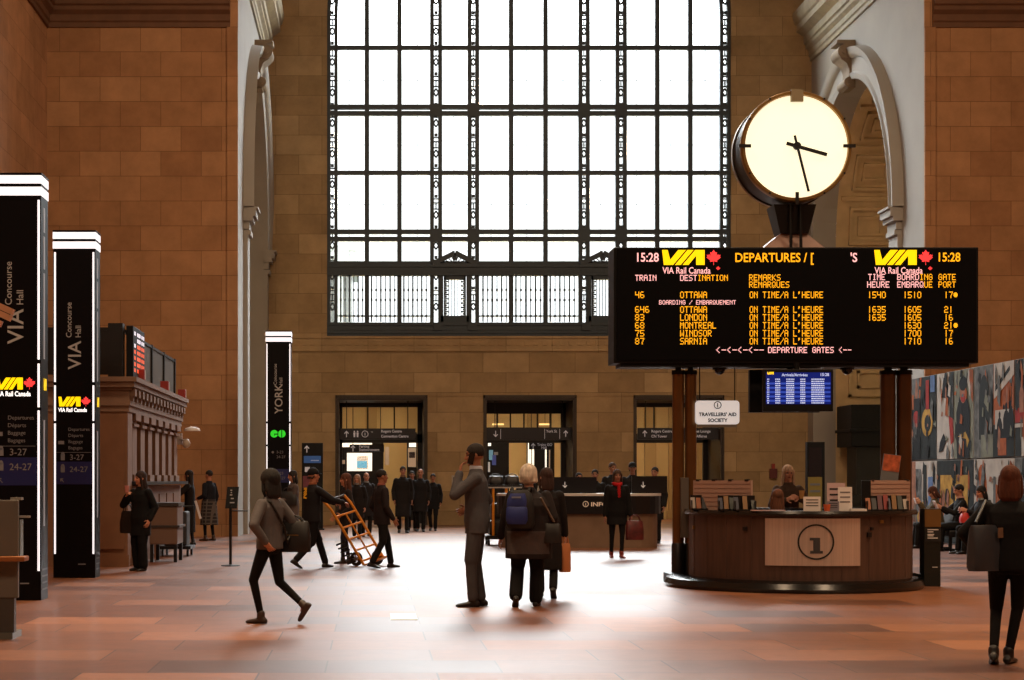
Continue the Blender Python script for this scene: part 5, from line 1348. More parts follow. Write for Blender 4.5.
    if hair in ('long', 'bob', 'tied', 'fluffy', 'wavy'):
        g = 1.22 if hair in ('fluffy', 'wavy') else 1.0
        cap((0, .02, .036), (.088 * g, .106 * g, .098 * g), .5, -.02)
        dn = {'long': .30, 'bob': .13, 'tied': .06, 'fluffy': .035, 'wavy': .13}[hair]; wd = .088 * g
        q = lambda y, z, rx, ry: (Hd(0, y, z), Rh @ Vector((rx * k, 0, 0)), Rh @ Vector((0, ry * k, 0)))
        hb.loft([q(.045, .05, wd * .9, .06), q(.052, -.02, wd, .062), q(.06, -.06 - dn * .3, wd * 1.04, .056), q(.066, -.06 - dn * .75, wd * .98, .045), q(.066, -.06 - dn, wd * .7, .025)], 18)
        if hair == 'fluffy': hb.ell(Hd(0, .035, .0), (.112 * k, .118 * k, .122 * k), Rh, 18)
        if hair != 'tied':
            for s in (1, -1):
                hb.cone(Hd(s * .078, -.02, .03), Hd(s * .088, -.012, -.05 - dn * .4), .022 * k, .024 * k, 8); hb.cone(Hd(s * .088, -.012, -.05 - dn * .4), Hd(s * .08, -.0, -.05 - dn * .85), .024 * k, .014 * k, 8)
        else: hb.ell(Hd(0, .125, .03), (.04 * k,) * 3, None, 10)
    if hair in ('cap', 'beanie'):
        cap((0, .016, .046), (.088, .105, .092), .22, .012)
        if hair == 'cap': hb.ell(Hd(0, -.105, .035), (.065 * k, .06 * k, .01 * k), Rh, 14)
    if hair == 'hood':
        cap((0, .03, .02), (.10, .12, .12), .75, -.06); hb.cone(Hd(0, .07, -.07), Hd(0, .05, -.13), .09 * k, .08 * k, 12)
    if hb.v: remesh('hat' if hair in ('cap', 'beanie') else 'hood' if hair == 'hood' else 'hair', hb, [cloth(haircol) if hair in ('cap', 'beanie', 'hood') else hairm(haircol)], t, vox * .8, 2)
    if hair in ('cap', 'beanie'):
        h2 = MB(); 
        for s in (1, -1): h2.cone(Hd(s * .07, .02, -.005), Hd(s * .06, .06, -.05), .014 * k, .014 * k, 8)
        h2.cone(Hd(-.05, .085, -.04), Hd(.05, .085, -.04), .018 * k, .018 * k, 8); remesh('hair', h2, [hairm((40, 28, 22))], t, vox * .8, 1)
    # ---- trousers
    g = girth
    p = MB(); fat = {'trousers': (.096, .073, .062, .058), 'leggings': (.088, .056, .052, .038), 'wide': (.105, .09, .085, .085), 'skirt': (.08, .05, .045, .036)}[bkind]
    p.loft([sec(-.11, .12 * g, .09 * g), sec(-.04, .165 * g, .118 * g), sec(.04, .162 * g, .115 * g), sec(.13, .145 * g, .105 * g)], 20)
    for s in (1, -1):
        hip, kn, ak = legs[s]
        p.cone(hip + Vector((0, 0, -.01)), kn, fat[0] * k * (g ** .5), fat[1] * k); p.cone(kn, ak + (kn - ak).normalized() * .02, fat[2] * k, fat[3] * k)
    remesh('trousers' if bkind != 'skirt' else 'tights', p, [cloth(bottom)], t, vox, 3)
    # ---- shoes
    for s in (1, -1):
        hip, kn, ak = legs[s]; ft = R(feetyaw[0 if s > 0 else 1]); tp = R((LF if s > 0 else RF)[3])
        fd = Vector((math.sin(ft), -math.cos(ft), 0)); up = Vector((0, 0, 1)); lt = Vector((math.cos(ft), math.sin(ft), 0))
        f2 = fd * math.cos(tp) - up * math.sin(tp); u2 = up * math.cos(tp) + fd * math.sin(tp)
        q = lambda f, w_, h0, h1: (ak + f2 * f * k + u2 * ((h0 + h1) / 2 - .085) * k, lt * w_ * k, u2 * (h1 - h0) / 2 * k)
        m = MB(); m.loft([q(-.075, .022, .004, .05), q(-.055, .036, 0, .075), q(0, .037, 0, .085), q(.06, .042, 0, .062), q(.12, .046, 0, .05), q(.165, .036, 0, .04), q(.185, .018, .006, .026)], 14)
        m.cone(ak + u2 * .03 * k, ak - u2 * .02 * k, .047 * k, .046 * k, 12)
        remesh('shoe', m, [shoem(shoes)], t, vox * .8, 2)
    # ---- top
    m = MB(); col = top
    hemz = hem if hem is not None else {'jacket': .80, 'hoodie': .82, 'coat': .55, 'longcoat': .34, 'dress': .5}[topkind]
    hemz *= k
    secs = []
    if hemz < hc.z - .1 * k:
        for i in range(5):
            z = hemz + (hc.z - .08 * k - hemz) * i / 5
            cs = []
            for s in (1, -1):
                hip, kn, ak = legs[s]
                a_, b_ = (hip, kn) if z > kn.z else (kn, ak)
                f = max(0, min(1, (a_.z - z) / max(.01, (a_.z - b_.z)))); cs.append(a_ + (b_ - a_) * f)
            if pelvis is not None: cs = [hc, hc]
            y0, y1 = min(c.y for c in cs) - .105 * k * g, max(c.y for c in cs) + .11 * k * g
            x0, x1 = min(c.x for c in cs) - .10 * k * g, max(c.x for c in cs) + .10 * k * g
            y0 = min(y0, hc.y - .12 * k * g); y1 = max(y1, hc.y + .12 * k * g); x0 = min(x0, -.18 * k * g); x1 = max(x1, .18 * k * g)
            secs.append((Vector(((x0 + x1) / 2, (y0 + y1) / 2, z)), Vector(((x1 - x0) / 2, 0, 0)), Vector((0, (y1 - y0) / 2, 0))))
    lo = max((hemz - hc.z) / k, -.1)
    if not secs: secs.append(sec(lo, .19 * g, .135 * g))
    secs += [sec(.0, .186 * g, .134 * g), sec(.1, .175 * g, .126 * g), sec(.2, .165 * g, .12 * g), sec(.32, .178 * g, .126 * g), sec(.42, .182 * (g ** .6), .118 * (g ** .6)), sec(.485, .14, .09), sec(.525, .088, .075), sec(.56, .068, .068)]
    m.loft(secs, 24)
    th = {'jacket': .012, 'hoodie': .012, 'coat': .018, 'longcoat': .018, 'dress': .006}[topkind]
    for s in (1, -1):
        a0, el, wr = arms[s]; m.cone(a0, el, (.054 + th) * k, (.048 + th) * k); w2 = wr - (wr - el).normalized() * .015; m.cone(el, w2, (.046 + th) * k, (.034 + th) * k)
    remesh('jacket' if topkind in ('jacket', 'hoodie') else 'coat' if topkind != 'dress' else 'dress', m, [cloth(top)] + ([cloth(top2)] if top2 else []), t, vox, 4, (lambda c: 1 if hemz + .06 * k < c.z < hc.z + .02 * k and abs(c.x) < .26 * k else 0) if top2 else None)
    if collar:
        m = MB(); q = TR(.55); n = 24; vs = []
        for i in range(n):
            a_ = 2 * PI * i / n
            for r_, z in ((.068, .545), (.066, .585 + .01 * math.cos(a_)), (.056, .585), (.056, .54)):
                vs.append(T(r_ * math.sin(a_) * 1.03, -r_ * math.cos(a_) * 1.05, z))
        m.add(vs, [(i * 4 + j, i * 4 + (j + 1) % 4, ((i + 1) % n) * 4 + (j + 1) % 4, ((i + 1) % n) * 4 + j) for i in range(n) for j in range(4)])
        m.build('collar', cloth(collar), t, smooth=True)
    # locals other things need
    M = Matrix.Translation(t.location) @ Matrix.Rotation(R(yaw), 4, 'Z')
    info = dict(root=t, wrist={s: M @ arms[s][2] for s in arms}, elbow={s: M @ arms[s][1] for s in arms}, shoulder={s: M @ sh[s] for s in sh}, M=M, T=T, TR=TR, Hd=Hd, k=k, hc=hc, legs=legs, arms=arms)
    return info
def gp(px, s): return ((px - VX) / s, F / s)
DK = (16, 15, 17); DK2 = (22, 21, 24); NAVY = (18, 19, 28)
NEAR = .0085
# 1 man in the grey suit on the phone
suit = person('tall man in a grey suit standing in profile, holding a phone to his ear', gp(476, 86.5), -96, 1.88, 1.06, lean=1, LF=(.08, .03, 0, 0), RF=(-.08, -.05, 0, 0), LH=(.13, .17, 1.44), LE=(.35, .35, -1), RH=(-.2, .1, 1.05), RE=(-.5, -.6, -.5),
              lcurl=(30, 45, 35), lpalm=(-.3, -.9, .1), head=(0, 8), skin=(150, 98, 74), hair='short', haircol=(26, 18, 16), top=(74, 73, 78), hem=.79, bottom=(70, 69, 74), shoes=(16, 13, 12), collar=(190, 196, 214), vox=NEAR)
# 2 the grey haired woman and her companion
lady = person('grey haired woman seen from behind in a dark coat with a blue backpack', gp(529, 86.5), 170, 1.63, 1.62, lean=4, LF=(.15, -.16, .05, 34), RF=(-.08, .06, 0, 0), LH=(.36, .08, .86), RH=(-.30, .10, .92),
              head=(-14, 0), skin=(200, 150, 128), hair='fluffy', haircol=(196, 182, 168), top=(34, 27, 28), top2=(74, 66, 66), topkind='coat', hem=.60, bottom=(14, 13, 15), bkind='wide', shoes=(22, 22, 24), vox=NEAR)
comp = person('woman in a long dark coat walking away beside the grey haired woman', gp(546, 80.5), 176, 1.62, 1.1, LF=(.07, .1, 0, 0), RF=(-.09, -.18, .05, 35), RH=(-.26, .06, .80), LH=(.24, .1, .9),
              head=(20, 0), skin=(190, 140, 118), hair='bob', haircol=(52, 30, 24), top=(24, 19, 20), topkind='longcoat', hem=.38, bottom=DK, shoes=(30, 28, 26), vox=.01)
# 3 the woman striding on the left
strider = person('woman in a grey top and black leggings striding left in the foreground', gp(272, 98), -118, 1.585, 1.02, lean=-1, twist=-6, pelvis=(.03, .895), LF=(.06, .11, 0, 0), RF=(-.09, -.36, .13, 50), LH=(.2, -.04, .92), LE=(1, .2, 0), RH=(-.2, .0, .92), RE=(-.6, -.8, 0),
                 head=(-12, 6), skin=(186, 130, 104), hair='wavy', haircol=(20, 16, 16), top=(92, 88, 90), hem=.84, bottom=(12, 11, 13), bkind='leggings', shoes=(64, 52, 48), vox=NEAR)
# 4 woman in the right foreground
rightw = person('auburn haired woman in black walking away at the right edge with a big dark bag', gp(1010, 126), 152, 1.60, 1.2, lean=2, pelvis=(-.02, .90, .0), LF=(.12, -.10, .02, 18), RF=(.02, .06, 0, 0), LH=(.27, .06, .95), LE=(.8, -.6, 0), RH=(-.23, .1, .86),
                head=(6, 0), skin=(190, 140, 118), hair='bob', haircol=(86, 42, 24), top=(17, 16, 19), hem=.82, bottom=(13, 12, 15), bkind='leggings', shoes=(24, 22, 24), vox=NEAR)
# 5 the porters
port1 = person('porter in a black cap with a yellow back emblem, pushing the orange hand truck', gp(317, 60), 130, 1.72, 1.02, lean=3, LF=(.02, .20, 0, 0), RF=(.02, -.44, .06, 30), LH=(-.06, .36, 1.09), RH=(-.33, .30, 1.11), RE=(-1, -.3, -.6), curl=(45, 50, 40), lpalm=(0, -.3, -1), rpalm=(0, -.3, -1),
               head=(-8, 0), skin=(176, 116, 88), hair='cap', haircol=(18, 17, 20), top=(24, 22, 25), hem=.78, bottom=DK, shoes=(24, 20, 20), collar=(150, 90, 60), vox=.0095)
port2 = person('dark haired porter walking right just ahead of the orange hand truck', gp(382, 60), 112, 1.66, 1.04, LF=(.07, .20, 0, 0), RF=(-.08, -.22, .02, 14), LH=(.25, .06, .88), RH=(-.24, .12, .86),
               head=(-5, 4), skin=(150, 96, 72), hair='short', haircol=(24, 18, 18), top=(36, 29, 31), hem=.76, bottom=(18, 17, 18), shoes=(26, 21, 21), collar=(150, 92, 80), vox=.0095)
longh = person('woman with long brown hair standing in profile behind the hand truck', gp(346, 57), -75, 1.58, .95, LF=(.06, .08, 0, 0), RF=(-.08, -.08, 0, 0), LH=(.2, .14, .96), RH=(-.2, .16, .92), head=(-8, 4), skin=(190, 128, 98), hair='long', haircol=(82, 44, 28), top=(34, 29, 31), hem=.72, bottom=(30, 30, 44), bkind='leggings', shoes=(40, 32, 30), vox=.0105)
person('woman in a grey coat clutching a dark bag, behind the striding woman', gp(293, 46.5), -70, 1.66, 1.05, LF=(.07, .06, 0, 0), RF=(-.08, -.06, 0, 0), LH=(.05, .28, 1.1), RH=(-.05, .28, 1.15), head=(0, 8), skin=(180, 124, 98), hair='bob', haircol=(26, 20, 20), top=(86, 76, 74), topkind='coat', hem=.62, bottom=DK, bkind='leggings', shoes=(60, 44, 38))
# 6 people waiting at the ticket office
tickw = person('woman in a long black coat holding a cup to her face beside the second totem', gp(141, 62), -38, 1.60, 1.16, LF=(.09, .03, 0, 0), RF=(-.1, -.02, 0, 0), RH=(-.13, .22, 1.32), RE=(-.8, -.2, -.8), LH=(.25, .04, .9), rcurl=(40, 45, 35), head=(-22, 4), skin=(196, 132, 102), hair='long', haircol=(40, 22, 18), top=(15, 14, 16), topkind='coat', hem=.62, bottom=(13, 12, 14), bkind='wide', shoes=(20, 17, 17), vox=.0095)
person('woman with long dark hair leaning on the ticket counter, white paper under her arm', gp(190, 44.5), -100, 1.68, 1.0, lean=2, LF=(.06, .05, 0, 0), RF=(-.08, -.05, 0, 0), RH=(-.16, .4, 1.34), LH=(.18, .34, 1.3), head=(0, 0), skin=(170, 108, 84), hair='long', haircol=(30, 20, 18), top=(22, 17, 18), topkind='longcoat', hem=.3, bottom=DK, bkind='leggings', shoes=DK2)
plaid = person('person with a plaid coat tied at the waist at the ticket counter', gp(209, 41.5), -125, 1.70, 1.1, LF=(.08, .05, 0, 0), RF=(-.1, -.06, 0, 0), LH=(.22, .16, 1.05), head=(0, 0), skin=(170, 112, 88), hair='short', haircol=(28, 20, 18), top=(20, 21, 30), hem=.84, bottom=DK, bkind='leggings', shoes=(60, 42, 32))
def plaid_mat():
    m = mat('plaid_wool', (40, 36, 38), .9); nt = m.node_tree; b = nt.nodes['Principled BSDF']; L = nt.links.new
    tc = nt.nodes.new('ShaderNodeTexCoord'); ck = None
    br = nt.nodes.new('ShaderNodeTexBrick'); br.offset = 0; br.inputs['Scale'].default_value = 1; br.inputs['Brick Width'].default_value = .085; br.inputs['Row Height'].default_value = .085; br.inputs['Mortar Size'].default_value = .012
    br.inputs['Color1'].default_value = srgb((26, 24, 27)); br.inputs['Color2'].default_value = srgb((38, 31, 34)); br.inputs['Mortar'].default_value = srgb((82, 74, 70))
    sx = nt.nodes.new('ShaderNodeSeparateXYZ'); cb_ = nt.nodes.new('ShaderNodeCombineXYZ'); L(tc.outputs['Object'], sx.inputs[0]); L(sx.outputs['Y'], cb_.inputs['X']); L(sx.outputs['Z'], cb_.inputs['Y']); L(cb_.outputs[0], br.inputs['Vector']); L(br.outputs['Color'], b.inputs['Base Color']); return m
m = MB(); hc = plaid['hc']; m.loft([(hc + Vector((0, 0, -.52)), Vector((.25, 0, 0)), Vector((0, .20, 0))), (hc + Vector((0, 0, -.25)), Vector((.235, 0, 0)), Vector((0, .18, 0))), (hc + Vector((0, 0, .04)), Vector((.205, 0, 0)), Vector((0, .155, 0))), (hc + Vector((0, 0, .1)), Vector((.19, 0, 0)), Vector((0, .14, 0)))], 24)
remesh('waist_coat', m, [plaid_mat()], plaid['root'], .012, 2, label='plaid coat')
# 7 group coming through the left doorway
for px, s_, hh, yw, lab, hr, hcx, cl, kw in (
    (403, 36, 1.86, 5, 'tall man in a dark coat and scarf walking towards us, leftmost of the doorway group', 'crop', (26, 22, 22), (24, 22, 24), dict(topkind='longcoat', hem=.42, collar=(120, 96, 80))),
    (412, 34.5, 1.74, 0, 'person half hidden behind the tall man of the doorway group', 'short', (30, 24, 22), (20, 19, 21), dict(topkind='coat', hem=.6)),
    (420.5, 35.2, 1.80, -4, 'balding man of the doorway group, second from its right', 'balding', (70, 60, 56), (24, 23, 26), dict(topkind='coat', hem=.55)),
    (433, 34.6, 1.66, -6, 'man in a dark zipped coat walking towards us, rightmost of the doorway group', 'short', (24, 20, 20), (18, 18, 22), dict(topkind='coat', hem=.66))):
    person(lab, gp(px, s_), yw, hh, 1.12, LF=(.08, .16, 0, 0), RF=(-.08, -.18, .03, 18), hair=hr, haircol=hcx, top=cl, bottom=(15, 15, 17), skin=(150, 104, 82), group='people by the left doorway', **kw)
for px, s_, hh, yw, lab, hr, hcx, cl in (
    (357.5, 40, 1.60, -20, 'person with pale hair in a dark coat behind the hand truck, left of a pair', 'bob', (140, 112, 92), (26, 22, 24)),
    (366, 38.5, 1.66, 20, 'balding person in a dark coat behind the walking porter, right of a pair', 'balding', (90, 80, 74), (28, 26, 30))):
    person(lab, gp(px, s_), yw, hh, 1.1, LF=(.08, .05, 0, 0), hair=hr, haircol=hcx, top=cl, topkind='coat', skin=(176, 126, 104), collar=(120, 120, 124), group='people by the left doorway')
# 8 woman with the red scarf
scarf = person('woman in black with a red scarf walking towards us past the info desk', gp(617, 53.2), 4, 1.66, 1.12, LF=(.07, .1, 0, 0), RF=(-.1, -.08, 0, 0), LH=(.26, .08, .84), RH=(-.25, .04, .84), lcurl=(60, 60, 40), head=(0, 4), skin=(150, 104, 84), hair='bob', haircol=(58, 40, 32), top=(12, 11, 13), topkind='coat', hem=.66, bottom=(12, 11, 13), bkind='leggings', shoes=(120, 44, 34), vox=.0105)
m = MB(); T = scarf['T']; n = 20; vs = []
for i in range(n):
    a_ = 2 * PI * i / n; c = T(.075 * math.sin(a_), -.085 * math.cos(a_) - .005, .55 - .02 * math.cos(a_)); m.ell(c, (.035, .035, .04), None, 8)
for z in range(6): m.ell(T(.012, -.125, .52 - z * .045), (.04, .022, .035), None, 8)
remesh('scarf', m, [cloth((170, 26, 30))], scarf['root'], .011, 2, label='red scarf')
# 9 behind the info desk
for px, Y, hh, yw, lab, hr, hcx, cl in (
    (579, 39.4, 1.63, 10, 'person with short dark hair behind the info desk, leftmost head there', 'short', (22, 18, 18), (18, 17, 19)),
    (595, 39.7, 1.70, -10, 'person in black behind the INFO lettering of the desk, second head from the left', 'short', (24, 20, 18), (16, 16, 18)),
    (612.5, 41.0, 1.87, 20, 'tall man behind the desk directly behind the red scarf woman', 'crop', (60, 44, 36), (20, 18, 20)),
    (632.5, 40.2, 1.86, -8, 'person in a dark flat cap behind the right end of the info desk', 'cap', (18, 17, 19), (20, 20, 24)),
    (655, 40.4, 1.76, -30, 'person in a dark jacket behind the desk beside the bronze posts', 'short', (22, 20, 20), (22, 21, 24))):
    person(lab, gp(px, F / Y), yw, hh, 1.12, hair=hr, haircol=hcx, top=cl, topkind='coat', skin=(150, 106, 86), group='people behind the info desk')
person('dark haired person standing just beyond the grey haired woman, mostly hidden', gp(526.5, 41.5), 10, 1.70, 1.0, hair='bob', haircol=(20, 17, 17), top=DK, topkind='coat', skin=(150, 106, 86))
person('distant white haired person in a pale top beyond the middle doorway', gp(545.5, 28.6), 10, 1.78, 1.0, hair='bob', haircol=(190, 184, 176), top=(196, 192, 184), skin=(190, 150, 130))
# 10 kiosk: clerk inside, customer beyond
clerk = person('brown haired clerk seated inside the round kiosk with her back to us', ((777.5 - VX) / 72.4, F / 72.4), 168, 1.62, 1.0, pelvis=(0, .62), LF=(.1, .33, .3, 0), RF=(-.1, .33, .3, 0), LH=(.2, .33, 1.0), RH=(-.2, .33, 1.0), hair='long', haircol=(96, 54, 32), top=(24, 21, 24), skin=(190, 134, 108), vox=.0095, head=(10, 0))
cust = person('blonde woman in a brown hooded top holding a cup across the round kiosk', ((788 - VX) / 67, F / 67), -6, 1.68, 1.0, LH=(.14, .2, 1.24), RH=(-.06, .22, 1.22), LE=(.8, -.3, -.6), RE=(-.8, -.3, -.6), curl=(40, 45, 35), head=(8, 6), hair='long', haircol=(200, 172, 146), top=(84, 68, 58), topkind='hoodie', bottom=DK, skin=(200, 146, 122), vox=.0095)
stool = thing('stool', 'round clerk stool inside the kiosk', 'stool', (clerk['root'].location.x, clerk['root'].location.y, 0))
m = MB(); m.lathe([(0, .42), (.18, .42), (.19, .45), (.18, .48), (0, .48)], (0, 0, 0), 24); m.build('seat', M_black, stool, smooth=True)
m = MB(); m.tube((0, 0, .02), (0, 0, .42), .03); m.build('column', M_black, stool); m = MB(); m.lathe([(0, 0), (.22, 0), (.22, .02), (.03, .04), (0, .04)], (0, 0, 0), 24); m.build('base', M_black, stool)
# 11 waiting passengers on the right
XB_ = 12.05
seats = []
for px, lab in ((934, 'black waiting seat under the person in the olive jacket'), (958, 'black waiting seat under the man in the black suit'), (979, 'black waiting seat under the person with the red bag')):
    Y = F * XB_ / (px - VX); seats.append((XB_, Y)); bench(XB_, Y, lab)
sit = dict(pelvis=(-.08, .53), LF=(.1, .38, 0, 0), RF=(-.1, .40, 0, 0))
w1 = person('seated person in an olive jacket with auburn hair looking at a phone', (seats[0][0], seats[0][1], 0), -96, 1.72, 1.1, hair='bob', haircol=(70, 36, 24), top=(80, 70, 52), hem=.5, skin=(190, 140, 116), LH=(.06, .3, .98), RH=(-.06, .3, .98), head=(0, 22), lean=8, bottom=DK, **sit)
w2 = person('seated man in a black suit with a pale collar, middle of the waiting row', (seats[1][0], seats[1][1], 0), -92, 1.78, 1.08, hair='short', haircol=(20, 17, 17), top=(20, 20, 23), hem=.5, skin=(176, 122, 98), LH=(.12, .34, .88), RH=(-.1, .36, .9), head=(0, 10), lean=4, bottom=DK, collar=(190, 150, 140), **sit)
w3 = person('seated person with short dark hair and a red bag on the lap', (seats[2][0], seats[2][1], 0), -80, 1.74, 1.1, hair='bob', haircol=(22, 18, 18), top=(30, 32, 38), hem=.5, skin=(190, 130, 104), LH=(.14, .32, .86), RH=(-.1, .32, .86), head=(10, 12), lean=2, bottom=DK, collar=(150, 160, 164), **sit)

# ================================================================ WHAT THEY CARRY
M_phone = mat('phone_black', (12, 12, 14), .2)
def small(nm, label, cat, c, size, m_, rot=(0, 0, 0), bev=.008):
    b = MB(); b.cbox((0, 0, 0), size); o = b.build(nm, m_, None, bevel=bev); o.location = c; o.rotation_euler = rot; tag(o, label, cat); return o
pc = suit['M'] @ suit['Hd'](.093, -.035, -.03)
small('phone', 'black phone at the ear of the man in the grey suit', 'phone', pc, (.07, .012, .14), M_phone, (R(10), R(12), 0))
def bag(nm, label, cat, c, w_, d_, h_, m_, rz=0, strap=None, top_r=.8, sm=None, handle=.16, tiltx=0):
    t = thing(nm, label, cat, c, rz); t.rotation_euler = (tiltx, 0, rz); b = MB()
    b.loft([((0, 0, 0), (w_ * .46, 0, 0), (0, d_ * .42, 0)), ((0, 0, .03), (w_ * .5, 0, 0), (0, d_ * .5, 0)), ((0, 0, h_ * .5), (w_ * .5, 0, 0), (0, d_ * .48, 0)), ((0, 0, h_ * .92), (w_ * .5 * top_r, 0, 0), (0, d_ * .3, 0)), ((0, 0, h_), (w_ * .45 * top_r, 0, 0), (0, d_ * .18, 0))], 28)
    # square the section a little
    for i, p in enumerate(b.v):
        x, y, z = p; b.v[i] = (max(-w_ * .47, min(w_ * .47, x * 1.15)), max(-d_ * .46, min(d_ * .46, y * 1.15)), z)
    b.build('bag_body', m_, t, smooth=True)
    if handle:
        for s in (-1, 1):
            b = MB(); b.path([(w_ * .3 * math.cos(PI * i / 8), s * d_ * .15, h_ * .93 + handle * math.sin(PI * i / 8)) for i in range(9)], .009, 8); b.build('handle', sm or m_, t)
    b = MB(); b.box(-w_ * .3, w_ * .3, -.006, .006, h_ * .985, h_ * 1.005); b.build('zip', mat('zip_metal', (96, 84, 66), .4, metal=.5), t)
    return t
M_bagdk = mat('dark_bag_leather', (22, 20, 22), .5); M_baggrey = mat('slate_bag', (52, 54, 62), .55, var=.1); M_bagred = mat('dark_red_bag', (84, 22, 22), .5, var=.5, scale=9); M_paperbag = mat('kraft_paper', (176, 108, 64), .75)
def off(info, lat, fwd, up): return info['M'] @ (V(lat, fwd, up) * info['k'])
# blue backpack
bpk = thing('backpack', 'blue and black backpack on the back of the grey haired woman', 'backpack', off(lady, .085, -.285, .98), R(170)); 
M_bpb = mat('backpack_black', (16, 16, 20), .7); M_bpbl = mat('backpack_blue', (26, 42, 110), .65, var=.15)
b = MB(); b.loft([((0, -.0, 0), (.14, 0, 0), (0, .07, 0)), ((0, .0, .05), (.165, 0, 0), (0, .095, 0)), ((0, 0, .28), (.16, 0, 0), (0, .095, 0)), ((0, 0, .40), (.13, 0, 0), (0, .075, 0)), ((0, 0, .44), (.08, 0, 0), (0, .04, 0))], 24); b.build('pack', M_bpb, bpk, smooth=True)
b = MB(); b.loft([((.03, .075, .05), (.105, 0, 0), (0, .04, 0)), ((.03, .085, .10), (.125, 0, 0), (0, .05, 0)), ((.03, .085, .22), (.12, 0, 0), (0, .05, 0)), ((.03, .08, .25), (.11, 0, 0), (0, .035, 0))], 24); b.build('front_pocket', M_bpbl, bpk, smooth=True)
b = MB(); b.loft([((.03, .07, .255), (.115, 0, 0), (0, .04, 0)), ((.03, .075, .33), (.11, 0, 0), (0, .045, 0)), ((.02, .06, .40), (.085, 0, 0), (0, .03, 0))], 24); b.build('top_pocket', M_bpbl, bpk, smooth=True)
b = MB(); b.box(-.02, .085, .118, .123, .345, .365); b.build('label_tape', mat('grey_tape', (110, 116, 140), .6), bpk)
for s in (-1, 1): b = MB(); b.path([(s * .09, -.06, .42), (s * .10, -.12, .46), (s * .12, -.2, .44)], .018, 8); b.build('strap', M_bpb, bpk)
# light strap over her right shoulder and paper bag of the companion
shb = bag('shoulder_bag', 'dark shoulder bag with a pale strap at the right side of the grey haired woman', 'bag', off(lady, -.30, -.16, .80), .2, .09, .22, M_bagdk, R(172), handle=0)
b = MB(); b.bar((-.02, .02, .24), (.13, .08, .52), .05, .012); b.build('strap', mat('pale_strap', (120, 104, 92), .7), shb)
w_ = comp['wrist'][-1]
bag('paper_bag', 'brown paper carrier bag in the hand of the woman beside the grey haired woman', 'bag', (w_.x + .0, w_.y, w_.z - .46), .15, .11, .36, M_paperbag, R(38), top_r=1.1, handle=.12)
w_ = scarf['wrist'][1]
bag('shopping_bag', 'dark red patterned bag hanging from the hand of the red scarf woman', 'bag', (w_.x + .07, w_.y - .02, w_.z - .46), .36, .15, .36, M_bagred, R(14), handle=.14)
# handbag of the striding woman with its cross strap
hbag = bag('handbag', 'black handbag with brass fittings hanging behind the striding woman', 'bag', off(strider, -.27, -.10, .80), .42, .15, .32, M_bagdk, R(-20), handle=.08)
b = MB(); b.box(-.12, .1, -.068, -.062, .17, .18); b.cbox((-.14, -.066, .16), (.03, .01, .03)); b.build('brass_clasp', M_brass, hbag)
sw = hbag.matrix_world if False else None
q = (Matrix.Translation(hbag.location) @ Matrix.Rotation(R(-20), 4, 'Z')).inverted()
T_ = strider['T']; pts = [q @ (strider['M'] @ T_(x, y, z)) for x, y, z in ((-.15, .14, .02), (-.06, .15, .2), (.06, .14, .36), (.11, .09, .475), (.10, -.02, .50))]
b = MB(); b.path([(0, 0, .22)] + [tuple(p) for p in pts], .013, 8); b.build('strap', M_bagdk, hbag)
# big bag of the woman at the right edge
big = bag('tote_bag', 'large slate grey shoulder bag of the woman at the right edge', 'bag', off(rightw, .17, -.20, .82), .36, .15, .36, M_baggrey, R(212), handle=0, top_r=.95)
q = (Matrix.Translation(big.location) @ Matrix.Rotation(R(212), 4, 'Z')).inverted(); shp = rightw['shoulder'][1] + Vector((0, 0, .085))
a_ = q @ shp
for s in (-1, 1): b = MB(); b.path([(s * .12, .0, .38), tuple(a_ + Vector((s * .02, .0, -.02)))], .013, 8); b.build('strap', M_bagdk, big)
b = MB(); b.box(-.1, -.04, .082, .088, .26, .34); b.build('tag', mat('tan_tag', (128, 96, 74), .6), big)
bag('handbag', 'large dark bag hanging at the side of the woman with the cup', 'bag', off(tickw, -.29, .02, .66), .34, .15, .36, M_bagdk, R(-38), handle=.14)
w_ = tickw['wrist'][-1]; cup = MB(); cup.lathe([(0, 0), (.03, 0), (.04, .11), (.035, .11), (.0, .1)], (0, 0, 0), 16); o = cup.build('paper_cup', mat('pink_cup', (190, 120, 110), .6), None, smooth=True); o.location = w_ + Vector((.01, -.06, .06)); tag(o, 'small pale cup held by the woman in the long black coat', 'cup')
w_ = cust['wrist'][1]; cup = MB(); cup.lathe([(0, 0), (.03, 0), (.042, .12), (.037, .12), (.0, .1)], (0, 0, 0), 16); o = cup.build('paper_cup', mat('tan_cup', (200, 150, 90), .6), None, smooth=True); o.location = w_ + Vector((.02, -.09, .0)); tag(o, 'tan cup held by the blonde woman across the kiosk', 'cup')
bag('handbag', 'dark bag held to the chest of the woman in the grey coat', 'bag', (gp(288.5, 46.5)[0], gp(293, 46.5)[1] - .12, .92), .42, .16, .3, M_bagdk, R(-15), handle=.1)
wl = (w3['wrist'][1] + w3['wrist'][-1]) / 2
bag('handbag', 'red bag on the lap of the seated dark haired person', 'bag', (wl.x, wl.y, .62), .3, .2, .2, mat('bright_red_bag', (196, 50, 46), .5), R(80), handle=.06)
wl = (w1['wrist'][1] + w1['wrist'][-1]) / 2
small('phone', 'pale phone held by the seated person in the olive jacket', 'phone', (wl.x - .1, wl.y, wl.z + .05), (.012, .07, .14), mat('pale_phone', (200, 196, 196), .3), (0, R(-20), 0))
wl = (w2['wrist'][1] + w2['wrist'][-1]) / 2
small('newspaper', 'small white paper in the hands of the seated man in the black suit', 'paper', (wl.x - .1, wl.y, wl.z + .04), (.015, .16, .2), M_paper, (0, R(-25), 0), .002)
